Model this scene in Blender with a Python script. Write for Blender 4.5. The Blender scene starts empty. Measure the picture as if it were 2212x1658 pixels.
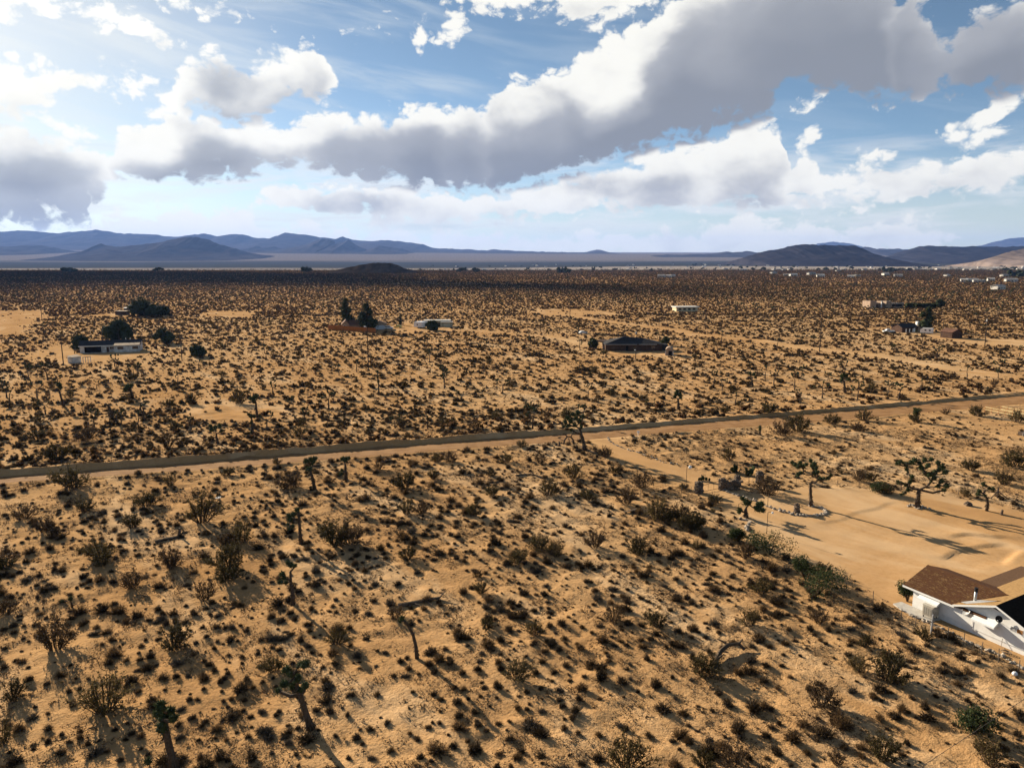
import bpy, math, random
import numpy as np
from mathutils import Vector

random.seed(7)
rng = np.random.default_rng(11)
scn = bpy.context.scene
COL = scn.collection

# ------------------------------------------------------------------ camera
CAM_H, FPX = 36.0, 1550.0                       # height above the plain, focal length in units of a 2212 px wide picture
CX, CY = 1106.0, 829.0
PITCH = math.atan(269.0 / FPX)
cam = bpy.data.cameras.new('camera')
cam.sensor_width = 36.0
cam.lens = 36.0 * FPX / 2212.0
cam.clip_start, cam.clip_end = 0.5, 90000.0
camo = bpy.data.objects.new('camera', cam)
camo.location = (0, 0, CAM_H)
camo.rotation_euler = (math.pi / 2 - PITCH, 0, 0)
COL.objects.link(camo)
scn.camera = camo

# ------------------------------------------------------------------ render and exposure
SUN_EL, SUN_AZ = math.radians(17.5), math.radians(-41.5)     # azimuth from the view axis (+Y), negative to the left
vs = scn.view_settings
vs.view_transform = 'Standard'
vs.look = 'None'
vs.gamma = 1.0
vs.use_curve_mapping = False
vs.exposure = 1.42
scn.render.engine = 'CYCLES'
cy = scn.cycles
cy.use_denoising = True
cy.max_bounces = 4
cy.diffuse_bounces = 1
cy.glossy_bounces = 2
cy.transmission_bounces = 2
cy.volume_bounces = 0
cy.transparent_max_bounces = 4
cy.caustics_reflective = cy.caustics_refractive = False

# ------------------------------------------------------------------ node helper
class NT:
    def __init__(self, tree):
        self.t = tree
    def n(self, kind, **props):
        nd = self.t.nodes.new(kind)
        for k, v in props.items():
            setattr(nd, k, v)
        return nd
    def put(self, sock, v):
        if v is None:
            return
        if isinstance(v, bpy.types.NodeSocket):
            self.t.links.new(v, sock)
        else:
            sock.default_value = v
    def m(self, op, a, b=None, c=None, clamp=False):
        nd = self.n('ShaderNodeMath', operation=op, use_clamp=clamp)
        self.put(nd.inputs[0], a); self.put(nd.inputs[1], b); self.put(nd.inputs[2], c)
        return nd.outputs[0]
    def ss(self, x, lo, hi, a=0.0, b=1.0, kind='SMOOTHSTEP'):
        nd = self.n('ShaderNodeMapRange', interpolation_type=kind)
        self.put(nd.inputs[0], x)
        for i, v in enumerate((lo, hi, a, b)):
            self.put(nd.inputs[1 + i], v)
        return nd.outputs[0]
    def vec(self, x, y, z=0.0):
        nd = self.n('ShaderNodeCombineXYZ')
        self.put(nd.inputs[0], x); self.put(nd.inputs[1], y); self.put(nd.inputs[2], z)
        return nd.outputs[0]
    def mix(self, f, a, b, blend='MIX'):
        nd = self.n('ShaderNodeMix', data_type='RGBA', blend_type=blend)
        self.put(nd.inputs[0], f); self.put(nd.inputs[6], a); self.put(nd.inputs[7], b)
        return nd.outputs[2]
    def noise(self, vec, scale, detail=4.0, rough=0.5, dist=0.0, dims='3D'):
        nd = self.n('ShaderNodeTexNoise', noise_dimensions=dims)
        self.put(nd.inputs['Vector'], vec)
        nd.inputs['Scale'].default_value = scale
        nd.inputs['Detail'].default_value = detail
        nd.inputs['Roughness'].default_value = rough
        nd.inputs['Distortion'].default_value = dist
        return nd.outputs['Fac'], nd.outputs['Color']
    def curve(self, x, pts):
        nd = self.n('ShaderNodeFloatCurve')
        c = nd.mapping.curves[0]
        nd.mapping.use_clip = False
        pts = sorted(pts)
        while len(c.points) < len(pts):
            c.points.new(0.5, 0.5)
        for p, (px, py) in zip(c.points, pts):
            p.location = (px, py)
            p.handle_type = 'VECTOR'
        nd.mapping.update()
        nd.inputs[0].default_value = 1.0
        self.put(nd.inputs[1], x)
        return nd.outputs[0]

def pix_dir(px, py):
    x, y = px - CX, py - CY
    c, s = math.cos(PITCH), math.sin(PITCH)
    return np.array([x, FPX * c - y * s, -(FPX * s + y * c)])
def azel(px, py):
    d = pix_dir(px, py)
    return math.degrees(math.atan2(d[0], d[1])), math.degrees(math.atan2(d[2], math.hypot(d[0], d[1])))

# ------------------------------------------------------------------ sky
world = bpy.data.worlds.new('World')
scn.world = world
world.use_nodes = True
world.cycles.sampling_method = 'MANUAL'
world.cycles.sample_map_resolution = 512
wt = world.node_tree
wt.nodes.clear()
W = NT(wt)
sky = W.n('ShaderNodeTexSky', sky_type='NISHITA', sun_disc=False)
sky.sun_elevation = SUN_EL
sky.sun_rotation = SUN_AZ
sky.altitude = 900.0
sky.air_density = 0.55
sky.dust_density = 0.2
sky.ozone_density = 0.9
SKY_STRENGTH = 0.05

AZ0, AZ1, EL1 = -40.0, 40.0, 26.0
# each bank of cloud: its upper and its lower outline as seen from the ground, and how grey it grows below its top
BANKS = [
    # the long bank that climbs from the middle left to the upper right
    ([(225, 345), (270, 275), (335, 238), (372, 212), (430, 240), (520, 262), (600, 268), (660, 256), (705, 238), (760, 252), (830, 250),
      (900, 218), (932, 202), (962, 238), (1010, 208), (1050, 245), (1062, 208), (1100, 178), (1135, 168), (1172, 150), (1205, 160),
      (1270, 102), (1330, 70), (1400, 38), (1450, 0), (1500, -60), (1700, -80), (1920, -80), (1938, 14), (1960, -30), (1995, 10), (2030, 66), (2062, 84), (2092, 50), (2120, 22), (2160, 0), (2212, -20)],
     [(225, 350), (260, 400), (340, 396), (430, 384), (520, 390), (570, 375), (640, 352), (700, 372), (800, 384), (900, 398), (1000, 406), (1100, 402), (1200, 374),
      (1300, 344), (1400, 314), (1500, 292), (1600, 262), (1665, 240), (1700, 170), (1790, 190), (1850, 204), (1880, 218), (1950, 212), (2050, 206), (2150, 200), (2212, 188)], 1.0),
    # the paler broken bank under it
    ([(530, 425), (600, 384), (700, 388), (800, 402), (900, 404), (1000, 412), (1100, 404), (1200, 380), (1300, 352), (1400, 322), (1500, 300), (1600, 276), (1690, 262), (1740, 300), (1765, 330), (1700, 350), (1780, 372), (1900, 360), (2000, 344), (2100, 332), (2212, 316)],
     [(530, 425), (650, 450), (750, 474), (850, 488), (950, 486), (1100, 474), (1300, 456), (1500, 446), (1600, 452), (1750, 444), (1900, 432), (2000, 418), (2100, 406), (2212, 396)], 0.42),
    # cloud above it, left of the middle
    ([(345, 205), (380, 160), (400, 128), (460, 112), (500, 128), (560, 142), (600, 122), (640, 108), (690, 104), (705, 140), (725, 185)],
     [(345, 215), (400, 232), (450, 232), (520, 262), (580, 252), (600, 218), (690, 210), (725, 188)], 0.85),
    # far left
    ([(-80, 130), (0, 124), (60, 130), (110, 134), (200, 146), (280, 150), (325, 160), (338, 182)],
     [(-80, 272), (0, 268), (60, 240), (100, 218), (160, 196), (250, 190), (338, 184)], 0.35),
    # lower left, grey
    ([(-80, 258), (0, 264), (60, 266), (120, 290), (140, 308), (210, 320), (245, 345), (310, 404)],
     [(-80, 495), (0, 490), (190, 482), (206, 460), (200, 430), (240, 412), (310, 408)], 0.95),
    # upper left corner
    ([(-80, -60), (60, -60), (120, 0), (165, 28)], [(-80, 50), (0, 56), (60, 54), (100, 50), (150, 46), (165, 32)], 0.25),
    # upper middle
    ([(960, 0), (985, -30), (1100, -60), (1300, -60), (1440, -60)], [(960, 2), (1000, 6), (1050, 20), (1150, 36), (1250, 42), (1300, 34), (1400, 30), (1440, -40)], 0.25),
    # low cumulus above the hills
    ([(190, 480), (220, 464), (262, 470), (330, 452), (382, 450), (440, 462), (520, 446), (548, 456), (600, 492), (640, 500), (670, 474), (720, 478), (760, 500), (830, 492), (950, 494), (1010, 500), (1410, 504), (1440, 480), (1480, 500), (1560, 478), (1620, 462), (1660, 485), (1740, 470), (1800, 490), (1900, 480), (1950, 468), (2000, 486), (2055, 472), (2070, 500)],
     [(190, 575), (640, 575), (1010, 560), (1410, 560), (1450, 575), (1700, 570), (1950, 560), (2070, 520)], 0.38),
]
# single small clouds: centre, half width, half height in degrees of sky, tilt
PUFFS = [((270, 60), 2.6, 0.75, -8), ((412, 11), 1.6, 0.33, -6), ((910, 68), 1.0, 0.85, 20), ((985, 52), 1.3, 0.75, 50), ((768, 64), 0.8, 0.3, 0), ((858, 42), 0.4, 0.25, 0),
         ((2130, 250), 2.6, 0.8, 38), ((2110, 315), 1.4, 0.6, 30), ((2200, 340), 1.2, 0.8, 0), ((1870, 350), 1.3, 0.5, 10), ((1770, 216), 1.0, 0.35, 25), ((1830, 455), 0.7, 0.25, 0),
         ((390, 325), 1.2, 0.6, 0), ((1292, 55), 0.45, 0.4, 0), ((1420, 88), 0.6, 0.45, 30), ((2060, 150), 3.2, 1.3, 6), ((1755, 300), 0.6, 0.5, 30), ((665, 118), 0.7, 0.3, 0), ((130, 272), 2.2, 0.4, -20)]

GREYS = [((1800, 60), 8.5, 4.5, 2.6), ((2140, 110), 4.5, 3.2, 3.0), ((500, 175), 2.6, 1.3, 1.6), ((470, 330), 3.2, 1.3, 1.8), ((60, 380), 4.5, 1.6, 1.6), ((900, 320), 8.0, 2.2, 1.6), ((760, 440), 4.0, 1.1, 1.6), ((1350, 400), 6.0, 1.0, 1.0)]
WHITES = [((1310, 150), 3.4, 4.6, 0.85), ((1130, 225), 2.6, 1.7, 0.7), ((930, 235), 2.2, 1.2, 0.7), ((650, 290), 3.0, 1.1, 0.75), ((310, 300), 3.4, 2.0, 0.8), ((1390, 60), 2.4, 3.0, 0.6), ((1650, 120), 6.0, 3.5, 0.30), ((2090, 90), 3.0, 1.8, 0.35)]

def cloud_group():
    g = bpy.data.node_groups.new('cloud_field', 'ShaderNodeTree')
    for nm in ('azimuth', 'elevation'):
        g.interface.new_socket(nm, in_out='INPUT', socket_type='NodeSocketFloat')
    for nm in ('density', 'depth', 'detail'):
        g.interface.new_socket(nm, in_out='OUTPUT', socket_type='NodeSocketFloat')
    N = NT(g)
    gi, go = N.n('NodeGroupInput'), N.n('NodeGroupOutput')
    az, el = gi.outputs[0], gi.outputs[1]
    base = N.vec(az, N.m('MULTIPLY', el, 1.55), 0.0)
    _, wc = N.noise(base, 0.22, 3.0, 0.55)
    sep = N.n('ShaderNodeSeparateXYZ'); N.put(sep.inputs[0], wc)
    azw = N.m('ADD', az, N.m('MULTIPLY', N.m('SUBTRACT', sep.outputs[0], 0.5), 2.6))
    elw = N.m('ADD', el, N.m('MULTIPLY', N.m('SUBTRACT', sep.outputs[1], 0.5), 1.5))
    ax = N.m('DIVIDE', N.m('SUBTRACT', azw, AZ0), AZ1 - AZ0)
    F, S = None, None
    for top, bot, grey in BANKS:
        def cv(pts):
            return [((azel(*p)[0] - AZ0) / (AZ1 - AZ0), azel(*p)[1] / EL1) for p in pts]
        tp, bt = cv(top), cv(bot)
        lo, hi = min(p[0] for p in tp + bt), max(p[0] for p in tp + bt)
        fade = 0.02
        tp = [(max(min(p[0] for p in tp) - fade, 0.0), min(p[1] for p in tp) - 0.10)] + tp + [(min(max(p[0] for p in tp) + fade, 1.0), tp[-1][1] - (0.10 if hi < 0.95 else 0.0))]
        if tp[0][0] <= 0.03:
            tp[0] = (0.0, tp[1][1])
        tt = N.m('MULTIPLY', N.curve(ax, tp), EL1)
        bb = N.m('MULTIPLY', N.curve(ax, bt), EL1)
        below = N.m('SUBTRACT', tt, elw)
        above = N.m('SUBTRACT', elw, bb)
        f = N.m('MINIMUM', N.m('MINIMUM', below, above), 2.4)
        s = N.m('MULTIPLY', N.m('MULTIPLY', below, grey), N.ss(f, -1.0, 0.3))
        F = f if F is None else N.m('MAXIMUM', F, f)
        S = s if S is None else N.m('MAXIMUM', S, s)
    for (px, py), a, b, tilt in PUFFS:
        ca, ce = azel(px, py)
        mp = N.n('ShaderNodeMapping', vector_type='TEXTURE')
        N.put(mp.inputs[0], N.vec(azw, elw))
        mp.inputs['Location'].default_value = (ca, ce, 0)
        mp.inputs['Rotation'].default_value = (0, 0, math.radians(tilt))
        mp.inputs['Scale'].default_value = (a, b, 1)
        ln = N.n('ShaderNodeVectorMath', operation='LENGTH'); N.put(ln.inputs[0], mp.outputs[0])
        f = N.m('MULTIPLY', N.m('SUBTRACT', 1.0, ln.outputs['Value']), b * 1.2)
        F = N.m('MAXIMUM', F, f)
    # bulging shoulders that catch the light
    for (px, py), a, b, k in WHITES:
        ca, ce = azel(px, py)
        mp = N.n('ShaderNodeMapping', vector_type='TEXTURE')
        N.put(mp.inputs[0], N.vec(azw, elw))
        mp.inputs['Location'].default_value = (ca, ce, 0)
        mp.inputs['Scale'].default_value = (a, b, 1)
        ln = N.n('ShaderNodeVectorMath', operation='LENGTH'); N.put(ln.inputs[0], mp.outputs[0])
        S = N.m('MULTIPLY', S, N.ss(ln.outputs['Value'], 0.45, 1.15, 1 - k, 1.0))
    for (px, py), a, b, k in GREYS:
        ca, ce = azel(px, py)
        mp = N.n('ShaderNodeMapping', vector_type='TEXTURE')
        N.put(mp.inputs[0], N.vec(azw, elw))
        mp.inputs['Location'].default_value = (ca, ce, 0)
        mp.inputs['Scale'].default_value = (a, b, 1)
        ln = N.n('ShaderNodeVectorMath', operation='LENGTH'); N.put(ln.inputs[0], mp.outputs[0])
        S = N.m('ADD', S, N.ss(ln.outputs['Value'], 0.4, 1.2, k, 0.0))
    # the rest of the sky, outside the photograph: the same kind of broken cloud
    far, _ = N.noise(N.vec(az, N.m('MULTIPLY', el, 1.7), 3.0), 0.055, 2.0, 0.5)
    fo = N.m('MINIMUM', N.m('MULTIPLY', N.m('SUBTRACT', far, 0.69), 26.0), 2.4)
    out = N.m('MAXIMUM', N.ss(N.m('ABSOLUTE', az), 36.0, 44.0), N.ss(el, 19.5, 24.0))
    F = N.m('ADD', N.m('MULTIPLY', F, N.m('SUBTRACT', 1.0, out)), N.m('MULTIPLY', fo, out))
    S = N.m('ADD', N.m('MULTIPLY', S, N.m('SUBTRACT', 1.0, out)), N.m('MULTIPLY', N.m('MAXIMUM', fo, 0.0), out))
    n1, _ = N.noise(N.vec(az, N.m('MULTIPLY', el, 1.5), 7.0), 0.38, 9.0, 0.56, 0.25)
    n1 = N.m('MULTIPLY', N.m('SUBTRACT', n1, 0.5), 2.0)
    vo = N.n('ShaderNodeTexVoronoi', feature='SMOOTH_F1', voronoi_dimensions='2D')
    vo.inputs['Scale'].default_value = 0.62
    vo.inputs['Detail'].default_value = 3.0
    vo.inputs['Roughness'].default_value = 0.5
    vo.inputs['Lacunarity'].default_value = 2.3
    vo.inputs['Smoothness'].default_value = 0.35
    N.put(vo.inputs['Vector'], N.vec(N.m('ADD', azw, N.m('MULTIPLY', n1, 0.5)), N.m('MULTIPLY', elw, 1.35)))
    bil = N.m('SUBTRACT', 0.48, vo.outputs['Distance'])
    det = N.m('ADD', N.m('MULTIPLY', n1, 1.25), N.m('MULTIPLY', bil, 1.5))
    N.put(go.inputs[0], N.m('ADD', N.m('ADD', F, 0.55), det))
    N.put(go.inputs[1], S)
    n2, _ = N.noise(N.vec(azw, N.m('MULTIPLY', elw, 1.4), 11.0), 0.30, 4.0, 0.5)
    N.put(go.inputs[2], N.m('MULTIPLY', N.m('SUBTRACT', n2, 0.5), 2.0))
    return g

tc = W.n('ShaderNodeTexCoord')
sp = W.n('ShaderNodeSeparateXYZ'); W.put(sp.inputs[0], tc.outputs['Generated'])
AZ = W.m('MULTIPLY', W.m('ARCTAN2', sp.outputs[0], sp.outputs[1]), 57.29578)
EL = W.m('MULTIPLY', W.m('ARCSINE', sp.outputs[2]), 57.29578)
CG = cloud_group()
def field(a, e):
    nd = W.n('ShaderNodeGroup', node_tree=CG)
    W.put(nd.inputs[0], a); W.put(nd.inputs[1], e)
    return nd.outputs
d0 = field(AZ, EL)
d1 = field(W.m('SUBTRACT', AZ, 0.55), W.m('ADD', EL, 0.5))            # a step towards the sun
alpha = W.ss(d0[0], -0.10, 0.7)
rim = W.m('SUBTRACT', d0[0], d1[0])
dep = W.m('ADD', d0[1], W.m('MULTIPLY', d0[2], 2.2))
grey = W.ss(dep, 0.0, 3.6)
deep = W.ss(W.m('ADD', d0[1], d0[2]), 2.2, 6.8)
rimk = W.m('MULTIPLY', W.ss(rim, 0.1, 1.6, 0.0, 0.30), W.ss(d0[1], 3.2, 1.0))
grey = W.m('MULTIPLY', grey, W.m('SUBTRACT', 1.0, rimk))
# cloud thins towards the sun: how far the direction is from it
sun_v = (math.sin(SUN_AZ) * math.cos(SUN_EL), math.cos(SUN_AZ) * math.cos(SUN_EL), math.sin(SUN_EL))
dt = W.n('ShaderNodeVectorMath', operation='DOT_PRODUCT'); W.put(dt.inputs[0], tc.outputs['Generated']); dt.inputs[1].default_value = sun_v
ang = W.m('MULTIPLY', W.m('ARCCOSINE', W.m('MINIMUM', dt.outputs['Value'], 1.0)), 57.29578)
near_sun = W.ss(ang, 2.0, 40.0, 1.0, 0.0)
white = W.mix(near_sun, (7.6, 7.45, 6.9, 1), (8.4, 8.25, 7.7, 1))
shade = W.mix(near_sun, (3.4, 3.5, 3.7, 1), (4.8, 5.0, 5.1, 1))
shade = W.mix(W.m('MULTIPLY', deep, 0.85), shade, (1.85, 2.0, 2.3, 1))
ccol = W.mix(grey, white, shade)
# cirrus
cn, _ = W.noise(W.vec(W.m('ADD', W.m('MULTIPLY', AZ, 0.10), W.m('MULTIPLY', EL, 0.05)), W.m('ADD', W.m('MULTIPLY', EL, 0.55), W.m('MULTIPLY', AZ, 0.075)), 1.0), 1.0, 6.0, 0.55, 0.4)
cmask = W.m('MULTIPLY', W.ss(EL, 3.0, 11.0), W.ss(AZ, 2.0, -9.0, 0.35, 1.0))
cir = W.m('MULTIPLY', W.ss(cn, 0.42, 0.74), W.m('MULTIPLY', cmask, 0.55))
tint = W.mix(1.0, sky.outputs[0], (1.0, 1.03, 0.90, 1), 'MULTIPLY')
base = W.mix(cir, tint, W.mix(near_sun, (5.4, 5.9, 6.1, 1), (6.6, 6.9, 6.8, 1)))
veil = W.m('MULTIPLY', W.ss(EL, 9.0, 0.0), 0.62)
base = W.mix(veil, base, (5.8, 5.75, 4.5, 1))
st, _ = W.noise(W.vec(W.m('MULTIPLY', AZ, 0.11), W.m('MULTIPLY', EL, 0.62), 5.0), 1.0, 7.0, 0.58, 0.3)
stm = W.m('MULTIPLY', W.ss(EL, 0.8, 3.0), W.ss(EL, 9.5, 5.5))
base = W.mix(W.m('MULTIPLY', W.m('MULTIPLY', W.ss(st, 0.42, 0.62), stm), 0.75), base, W.mix(W.ss(st, 0.55, 0.75), (6.9, 6.9, 6.75, 1), (4.9, 5.1, 5.3, 1)))
base = W.mix(W.m('MULTIPLY', W.ss(ang, 30.0, 4.0), 0.5), base, (8.0, 7.9, 7.2, 1))
skyc = W.mix(alpha, base, ccol)
skyc = W.mix(W.m('MULTIPLY', W.ss(EL, 5.0, 0.0), 0.35), skyc, (6.3, 6.15, 4.7, 1))
bg = W.n('ShaderNodeBackground'); W.put(bg.inputs[0], skyc); bg.inputs[1].default_value = SKY_STRENGTH
wo = W.n('ShaderNodeOutputWorld'); W.put(wo.inputs[0], bg.outputs[0])

# ------------------------------------------------------------------ sun
sl = bpy.data.lights.new('sun', 'SUN')
sl.energy = 5.0
sl.angle = math.radians(0.5)
sl.color = (1.0, 0.86, 0.66)
so = bpy.data.objects.new('sun', sl)
so.rotation_euler = Vector(sun_v).to_track_quat('Z', 'Y').to_euler()
so.location = (-200, 200, 150)
COL.objects.link(so)

# ------------------------------------------------------------------ general helpers
def gp(px, py, z=0.0):
    d = pix_dir(px, py)
    t = (z - CAM_H) / d[2]
    return np.array([d[0] * t, d[1] * t])
def gpl(pts):
    return np.array([gp(*p) for p in pts])
def hash2(i, j, seed):
    h = (i.astype(np.int64) * 374761393 + j.astype(np.int64) * 668265263 + seed * 974634777) & 0xffffffff
    h = ((h ^ (h >> 13)) * 1274126177) & 0xffffffff
    return ((h ^ (h >> 16)) & 0xffff) / 65535.0
def vnoise(x, y, seed=0):
    i, j = np.floor(x), np.floor(y)
    u, v = x - i, y - j
    u, v = u * u * u * (u * (u * 6 - 15) + 10), v * v * v * (v * (v * 6 - 15) + 10)
    a, b, c, d = hash2(i, j, seed), hash2(i + 1, j, seed), hash2(i, j + 1, seed), hash2(i + 1, j + 1, seed)
    return (a + (b - a) * u) * (1 - v) + (c + (d - c) * u) * v
def fbm(x, y, octaves=4, seed=0, gain=0.5):
    s, a, t = 0.0, 1.0, 0.0
    for o in range(octaves):
        s = s + a * vnoise(x + 17.3 * o, y - 9.1 * o, seed + o); t += a
        x, y, a = x * 2.03, y * 2.03, a * gain
    return s / t
def inside(poly, x, y):
    x, y = np.asarray(x, float), np.asarray(y, float)
    r = np.zeros(x.shape, bool)
    n = len(poly)
    for k in range(n):
        x0, y0 = poly[k]; x1, y1 = poly[(k + 1) % n]
        if y0 == y1:
            continue
        c = ((y0 > y) != (y1 > y)) & (x < (x1 - x0) * (y - y0) / (y1 - y0) + x0)
        r ^= c
    return r
def pdist(pl, x, y):
    """Distance to a polyline, and on which side of it (positive to its left)."""
    x, y = np.asarray(x, float), np.asarray(y, float)
    best = np.full(x.shape, 1e9); side = np.zeros(x.shape)
    for (x0, y0), (x1, y1) in zip(pl[:-1], pl[1:]):
        dx, dy = x1 - x0, y1 - y0
        t = np.clip(((x - x0) * dx + (y - y0) * dy) / (dx * dx + dy * dy), 0, 1)
        d = np.hypot(x - x0 - t * dx, y - y0 - t * dy)
        s = np.sign(dx * (y - y0) - dy * (x - x0))
        m = d < best
        best = np.where(m, d, best); side = np.where(m, s, side)
    return best, side
def sstep(x, a, b):
    t = np.clip((x - a) / (b - a), 0, 1)
    return t * t * (3 - 2 * t)

class MB:
    """Collects faces and becomes one mesh."""
    def __init__(self):
        self.v, self.f, self.mi = [], [], []
    def add(self, vs, fs, mi=0):
        o = len(self.v)
        self.v += [tuple(map(float, p)) for p in vs]
        self.f += [tuple(i + o for i in f) for f in fs]
        self.mi += [mi] * len(fs)
    def box(self, lo, hi, mi=0, bev=0.0):
        (a, b, c), (d, e, f) = lo, hi
        self.add([(a, b, c), (d, b, c), (d, e, c), (a, e, c), (a, b, f), (d, b, f), (d, e, f), (a, e, f)],
                 [(0, 3, 2, 1), (4, 5, 6, 7), (0, 1, 5, 4), (1, 2, 6, 5), (2, 3, 7, 6), (3, 0, 4, 7)], mi)
    def prism(self, pts, d, mi=0):
        """A planar polygon thickened along vector d."""
        n = len(pts); d = np.array(d, float); p = [np.array(q, float) for q in pts]
        self.add(p + [q + d for q in p], [tuple(range(n))[::-1], tuple(range(n, 2 * n))] + [(i, (i + 1) % n, n + (i + 1) % n, n + i) for i in range(n)], mi)
    def tube(self, path, radii, seg=6, mi=0, cap=True):
        path = [np.array(p, float) for p in path]
        rings, up = [], np.array([0.31, 0.2, 0.93])
        for i, p in enumerate(path):
            t = path[min(i + 1, len(path) - 1)] - path[max(i - 1, 0)]
            t = t / (np.linalg.norm(t) + 1e-9)
            a = np.cross(t, up)
            if np.linalg.norm(a) < 1e-3:
                a = np.cross(t, np.array([1.0, 0, 0]))
            a /= np.linalg.norm(a); b = np.cross(t, a)
            rings.append([p + radii[i] * (math.cos(k * 2 * math.pi / seg) * a + math.sin(k * 2 * math.pi / seg) * b) for k in range(seg)])
        fs = []
        for i in range(len(path) - 1):
            for k in range(seg):
                fs.append((i * seg + k, i * seg + (k + 1) % seg, (i + 1) * seg + (k + 1) % seg, (i + 1) * seg + k))
        if cap:
            fs.append(tuple(range(seg))[::-1]); fs.append(tuple((len(path) - 1) * seg + k for k in range(seg)))
        self.add([q for r in rings for q in r], fs, mi)
    def blob(self, c, r, sub=1, jit=0.2, mi=0, rnd=random):
        vs, fs = ICO[sub]
        c = np.array(c, float); r = np.array(r if hasattr(r, '__len__') else (r, r, r), float)
        self.add([c + r * v * (1 + jit * (rnd.random() - 0.5) * 2) for v in vs], fs, mi)
    def mesh(self, name, mats, smooth=False):
        me = bpy.data.meshes.new(name)
        me.from_pydata(self.v, [], self.f)
        for m in (mats if isinstance(mats, (list, tuple)) else [mats]):
            me.materials.append(m)
        if len(self.mi) and max(self.mi):
            me.polygons.foreach_set('material_index', self.mi)
        if smooth:
            me.polygons.foreach_set('use_smooth', [True] * len(me.polygons))
        me.update()
        return me
    def build(self, name, mats, parent=None, smooth=False):
        return link(name, self.mesh(name, mats, smooth), parent)

def _ico():
    t = (1 + 5 ** 0.5) / 2
    v = [np.array(p, float) / math.hypot(1, t) for p in [(-1, t, 0), (1, t, 0), (-1, -t, 0), (1, -t, 0), (0, -1, t), (0, 1, t), (0, -1, -t), (0, 1, -t), (t, 0, -1), (t, 0, 1), (-t, 0, -1), (-t, 0, 1)]]
    f = [(0, 11, 5), (0, 5, 1), (0, 1, 7), (0, 7, 10), (0, 10, 11), (1, 5, 9), (5, 11, 4), (11, 10, 2), (10, 7, 6), (7, 1, 8), (3, 9, 4), (3, 4, 2), (3, 2, 6), (3, 6, 8), (3, 8, 9), (4, 9, 5), (2, 4, 11), (6, 2, 10), (8, 6, 7), (9, 8, 1)]
    out = [(v, f)]
    for _ in range(3):
        v, f = list(out[-1][0]), out[-1][1]
        cache, nf = {}, []
        def mid(a, b):
            k = (min(a, b), max(a, b))
            if k not in cache:
                p = v[a] + v[b]; v.append(p / np.linalg.norm(p)); cache[k] = len(v) - 1
            return cache[k]
        for a, b, c in f:
            x, y, z = mid(a, b), mid(b, c), mid(c, a)
            nf += [(a, x, z), (x, b, y), (z, y, c), (x, y, z)]
        out.append((v, nf))
    return out
ICO = _ico()

def link(name, data, parent=None):
    o = bpy.data.objects.new(name, data)
    COL.objects.link(o)
    if parent is not None:
        o.parent = parent
    return o
def tag(o, label=None, cat=None, group=None, kind=None):
    for k, v in (('label', label), ('category', cat), ('group', group), ('kind', kind)):
        if v:
            o[k] = v
    return o
def thing(name, label, cat, loc=(0, 0, 0), rz=0.0, group=None):
    o = link(name, None)
    o.location = loc
    o.rotation_euler = (0, 0, rz)
    o.empty_display_size = 0.2
    return tag(o, label, cat, group)

# ------------------------------------------------------------------ materials
def mat(name, col, col2=None, scale=2.0, detail=5.0, rough=0.9, bump=0.0, bscale=None, contrast=(0.35, 0.65), trans=0.0, metal=0.0, obj_var=0.0, spec=0.05):
    m = bpy.data.materials.new(name)
    m.use_nodes = True
    t = m.node_tree
    N = NT(t)
    p = t.nodes['Principled BSDF']
    p.inputs['Roughness'].default_value = rough
    p.inputs['Metallic'].default_value = metal
    p.inputs['Specular IOR Level'].default_value = spec
    tcn = N.n('ShaderNodeTexCoord')
    c = (*col, 1)
    if col2 is not None:
        f, _ = N.noise(tcn.outputs['Object'], scale, detail, 0.6)
        c = N.mix(N.ss(f, contrast[0], contrast[1]), (*col, 1), (*col2, 1))
    if obj_var:
        oi = N.n('ShaderNodeObjectInfo')
        hs = N.n('ShaderNodeHueSaturation')
        N.put(hs.inputs['Value'], N.ss(oi.outputs['Random'], 0, 1, 1 - obj_var, 1 + obj_var, 'LINEAR'))
        N.put(hs.inputs['Color'], c)
        c = hs.outputs[0]
    N.put(p.inputs['Base Color'], c)
    if bump:
        f, _ = N.noise(tcn.outputs['Object'], bscale or scale * 4, 5.0, 0.6)
        b = N.n('ShaderNodeBump')
        b.inputs['Strength'].default_value = 1.0
        b.inputs['Distance'].default_value = bump
        N.put(b.inputs['Height'], f)
        N.put(p.inputs['Normal'], b.outputs[0])
    if trans:
        tr = N.n('ShaderNodeBsdfTranslucent'); N.put(tr.inputs[0], c)
        mx = N.n('ShaderNodeMixShader'); mx.inputs[0].default_value = trans
        N.put(mx.inputs[1], p.outputs[0]); N.put(mx.inputs[2], tr.outputs[0])
        N.put(t.nodes['Material Output'].inputs[0], mx.outputs[0])
    return m

M = {}
M['creosote'] = mat('creosote_leaf', (0.046, 0.037, 0.015), (0.078, 0.058, 0.024), 3.0, trans=0.2, obj_var=0.25)
M['creosote_dry'] = mat('dry_brown_creosote', (0.058, 0.037, 0.020), (0.095, 0.060, 0.032), 3.0, trans=0.2, obj_var=0.25)
M['creosote_gold'] = mat('straw_olive_creosote', (0.066, 0.049, 0.019), (0.11, 0.080, 0.032), 3.0, trans=0.25, obj_var=0.2)
M['burro_straw'] = mat('straw_burrobush', (0.085, 0.052, 0.025), (0.14, 0.086, 0.042), 5.0, trans=0.2, obj_var=0.25)
M['burro_grey'] = mat('grey_burrobush', (0.060, 0.048, 0.036), (0.092, 0.075, 0.056), 5.0, trans=0.12, obj_var=0.25)
M['creosote_far'] = mat('dry_creosote_leaf', (0.055, 0.037, 0.018), (0.090, 0.057, 0.027), 0.3, trans=0.25)
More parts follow.
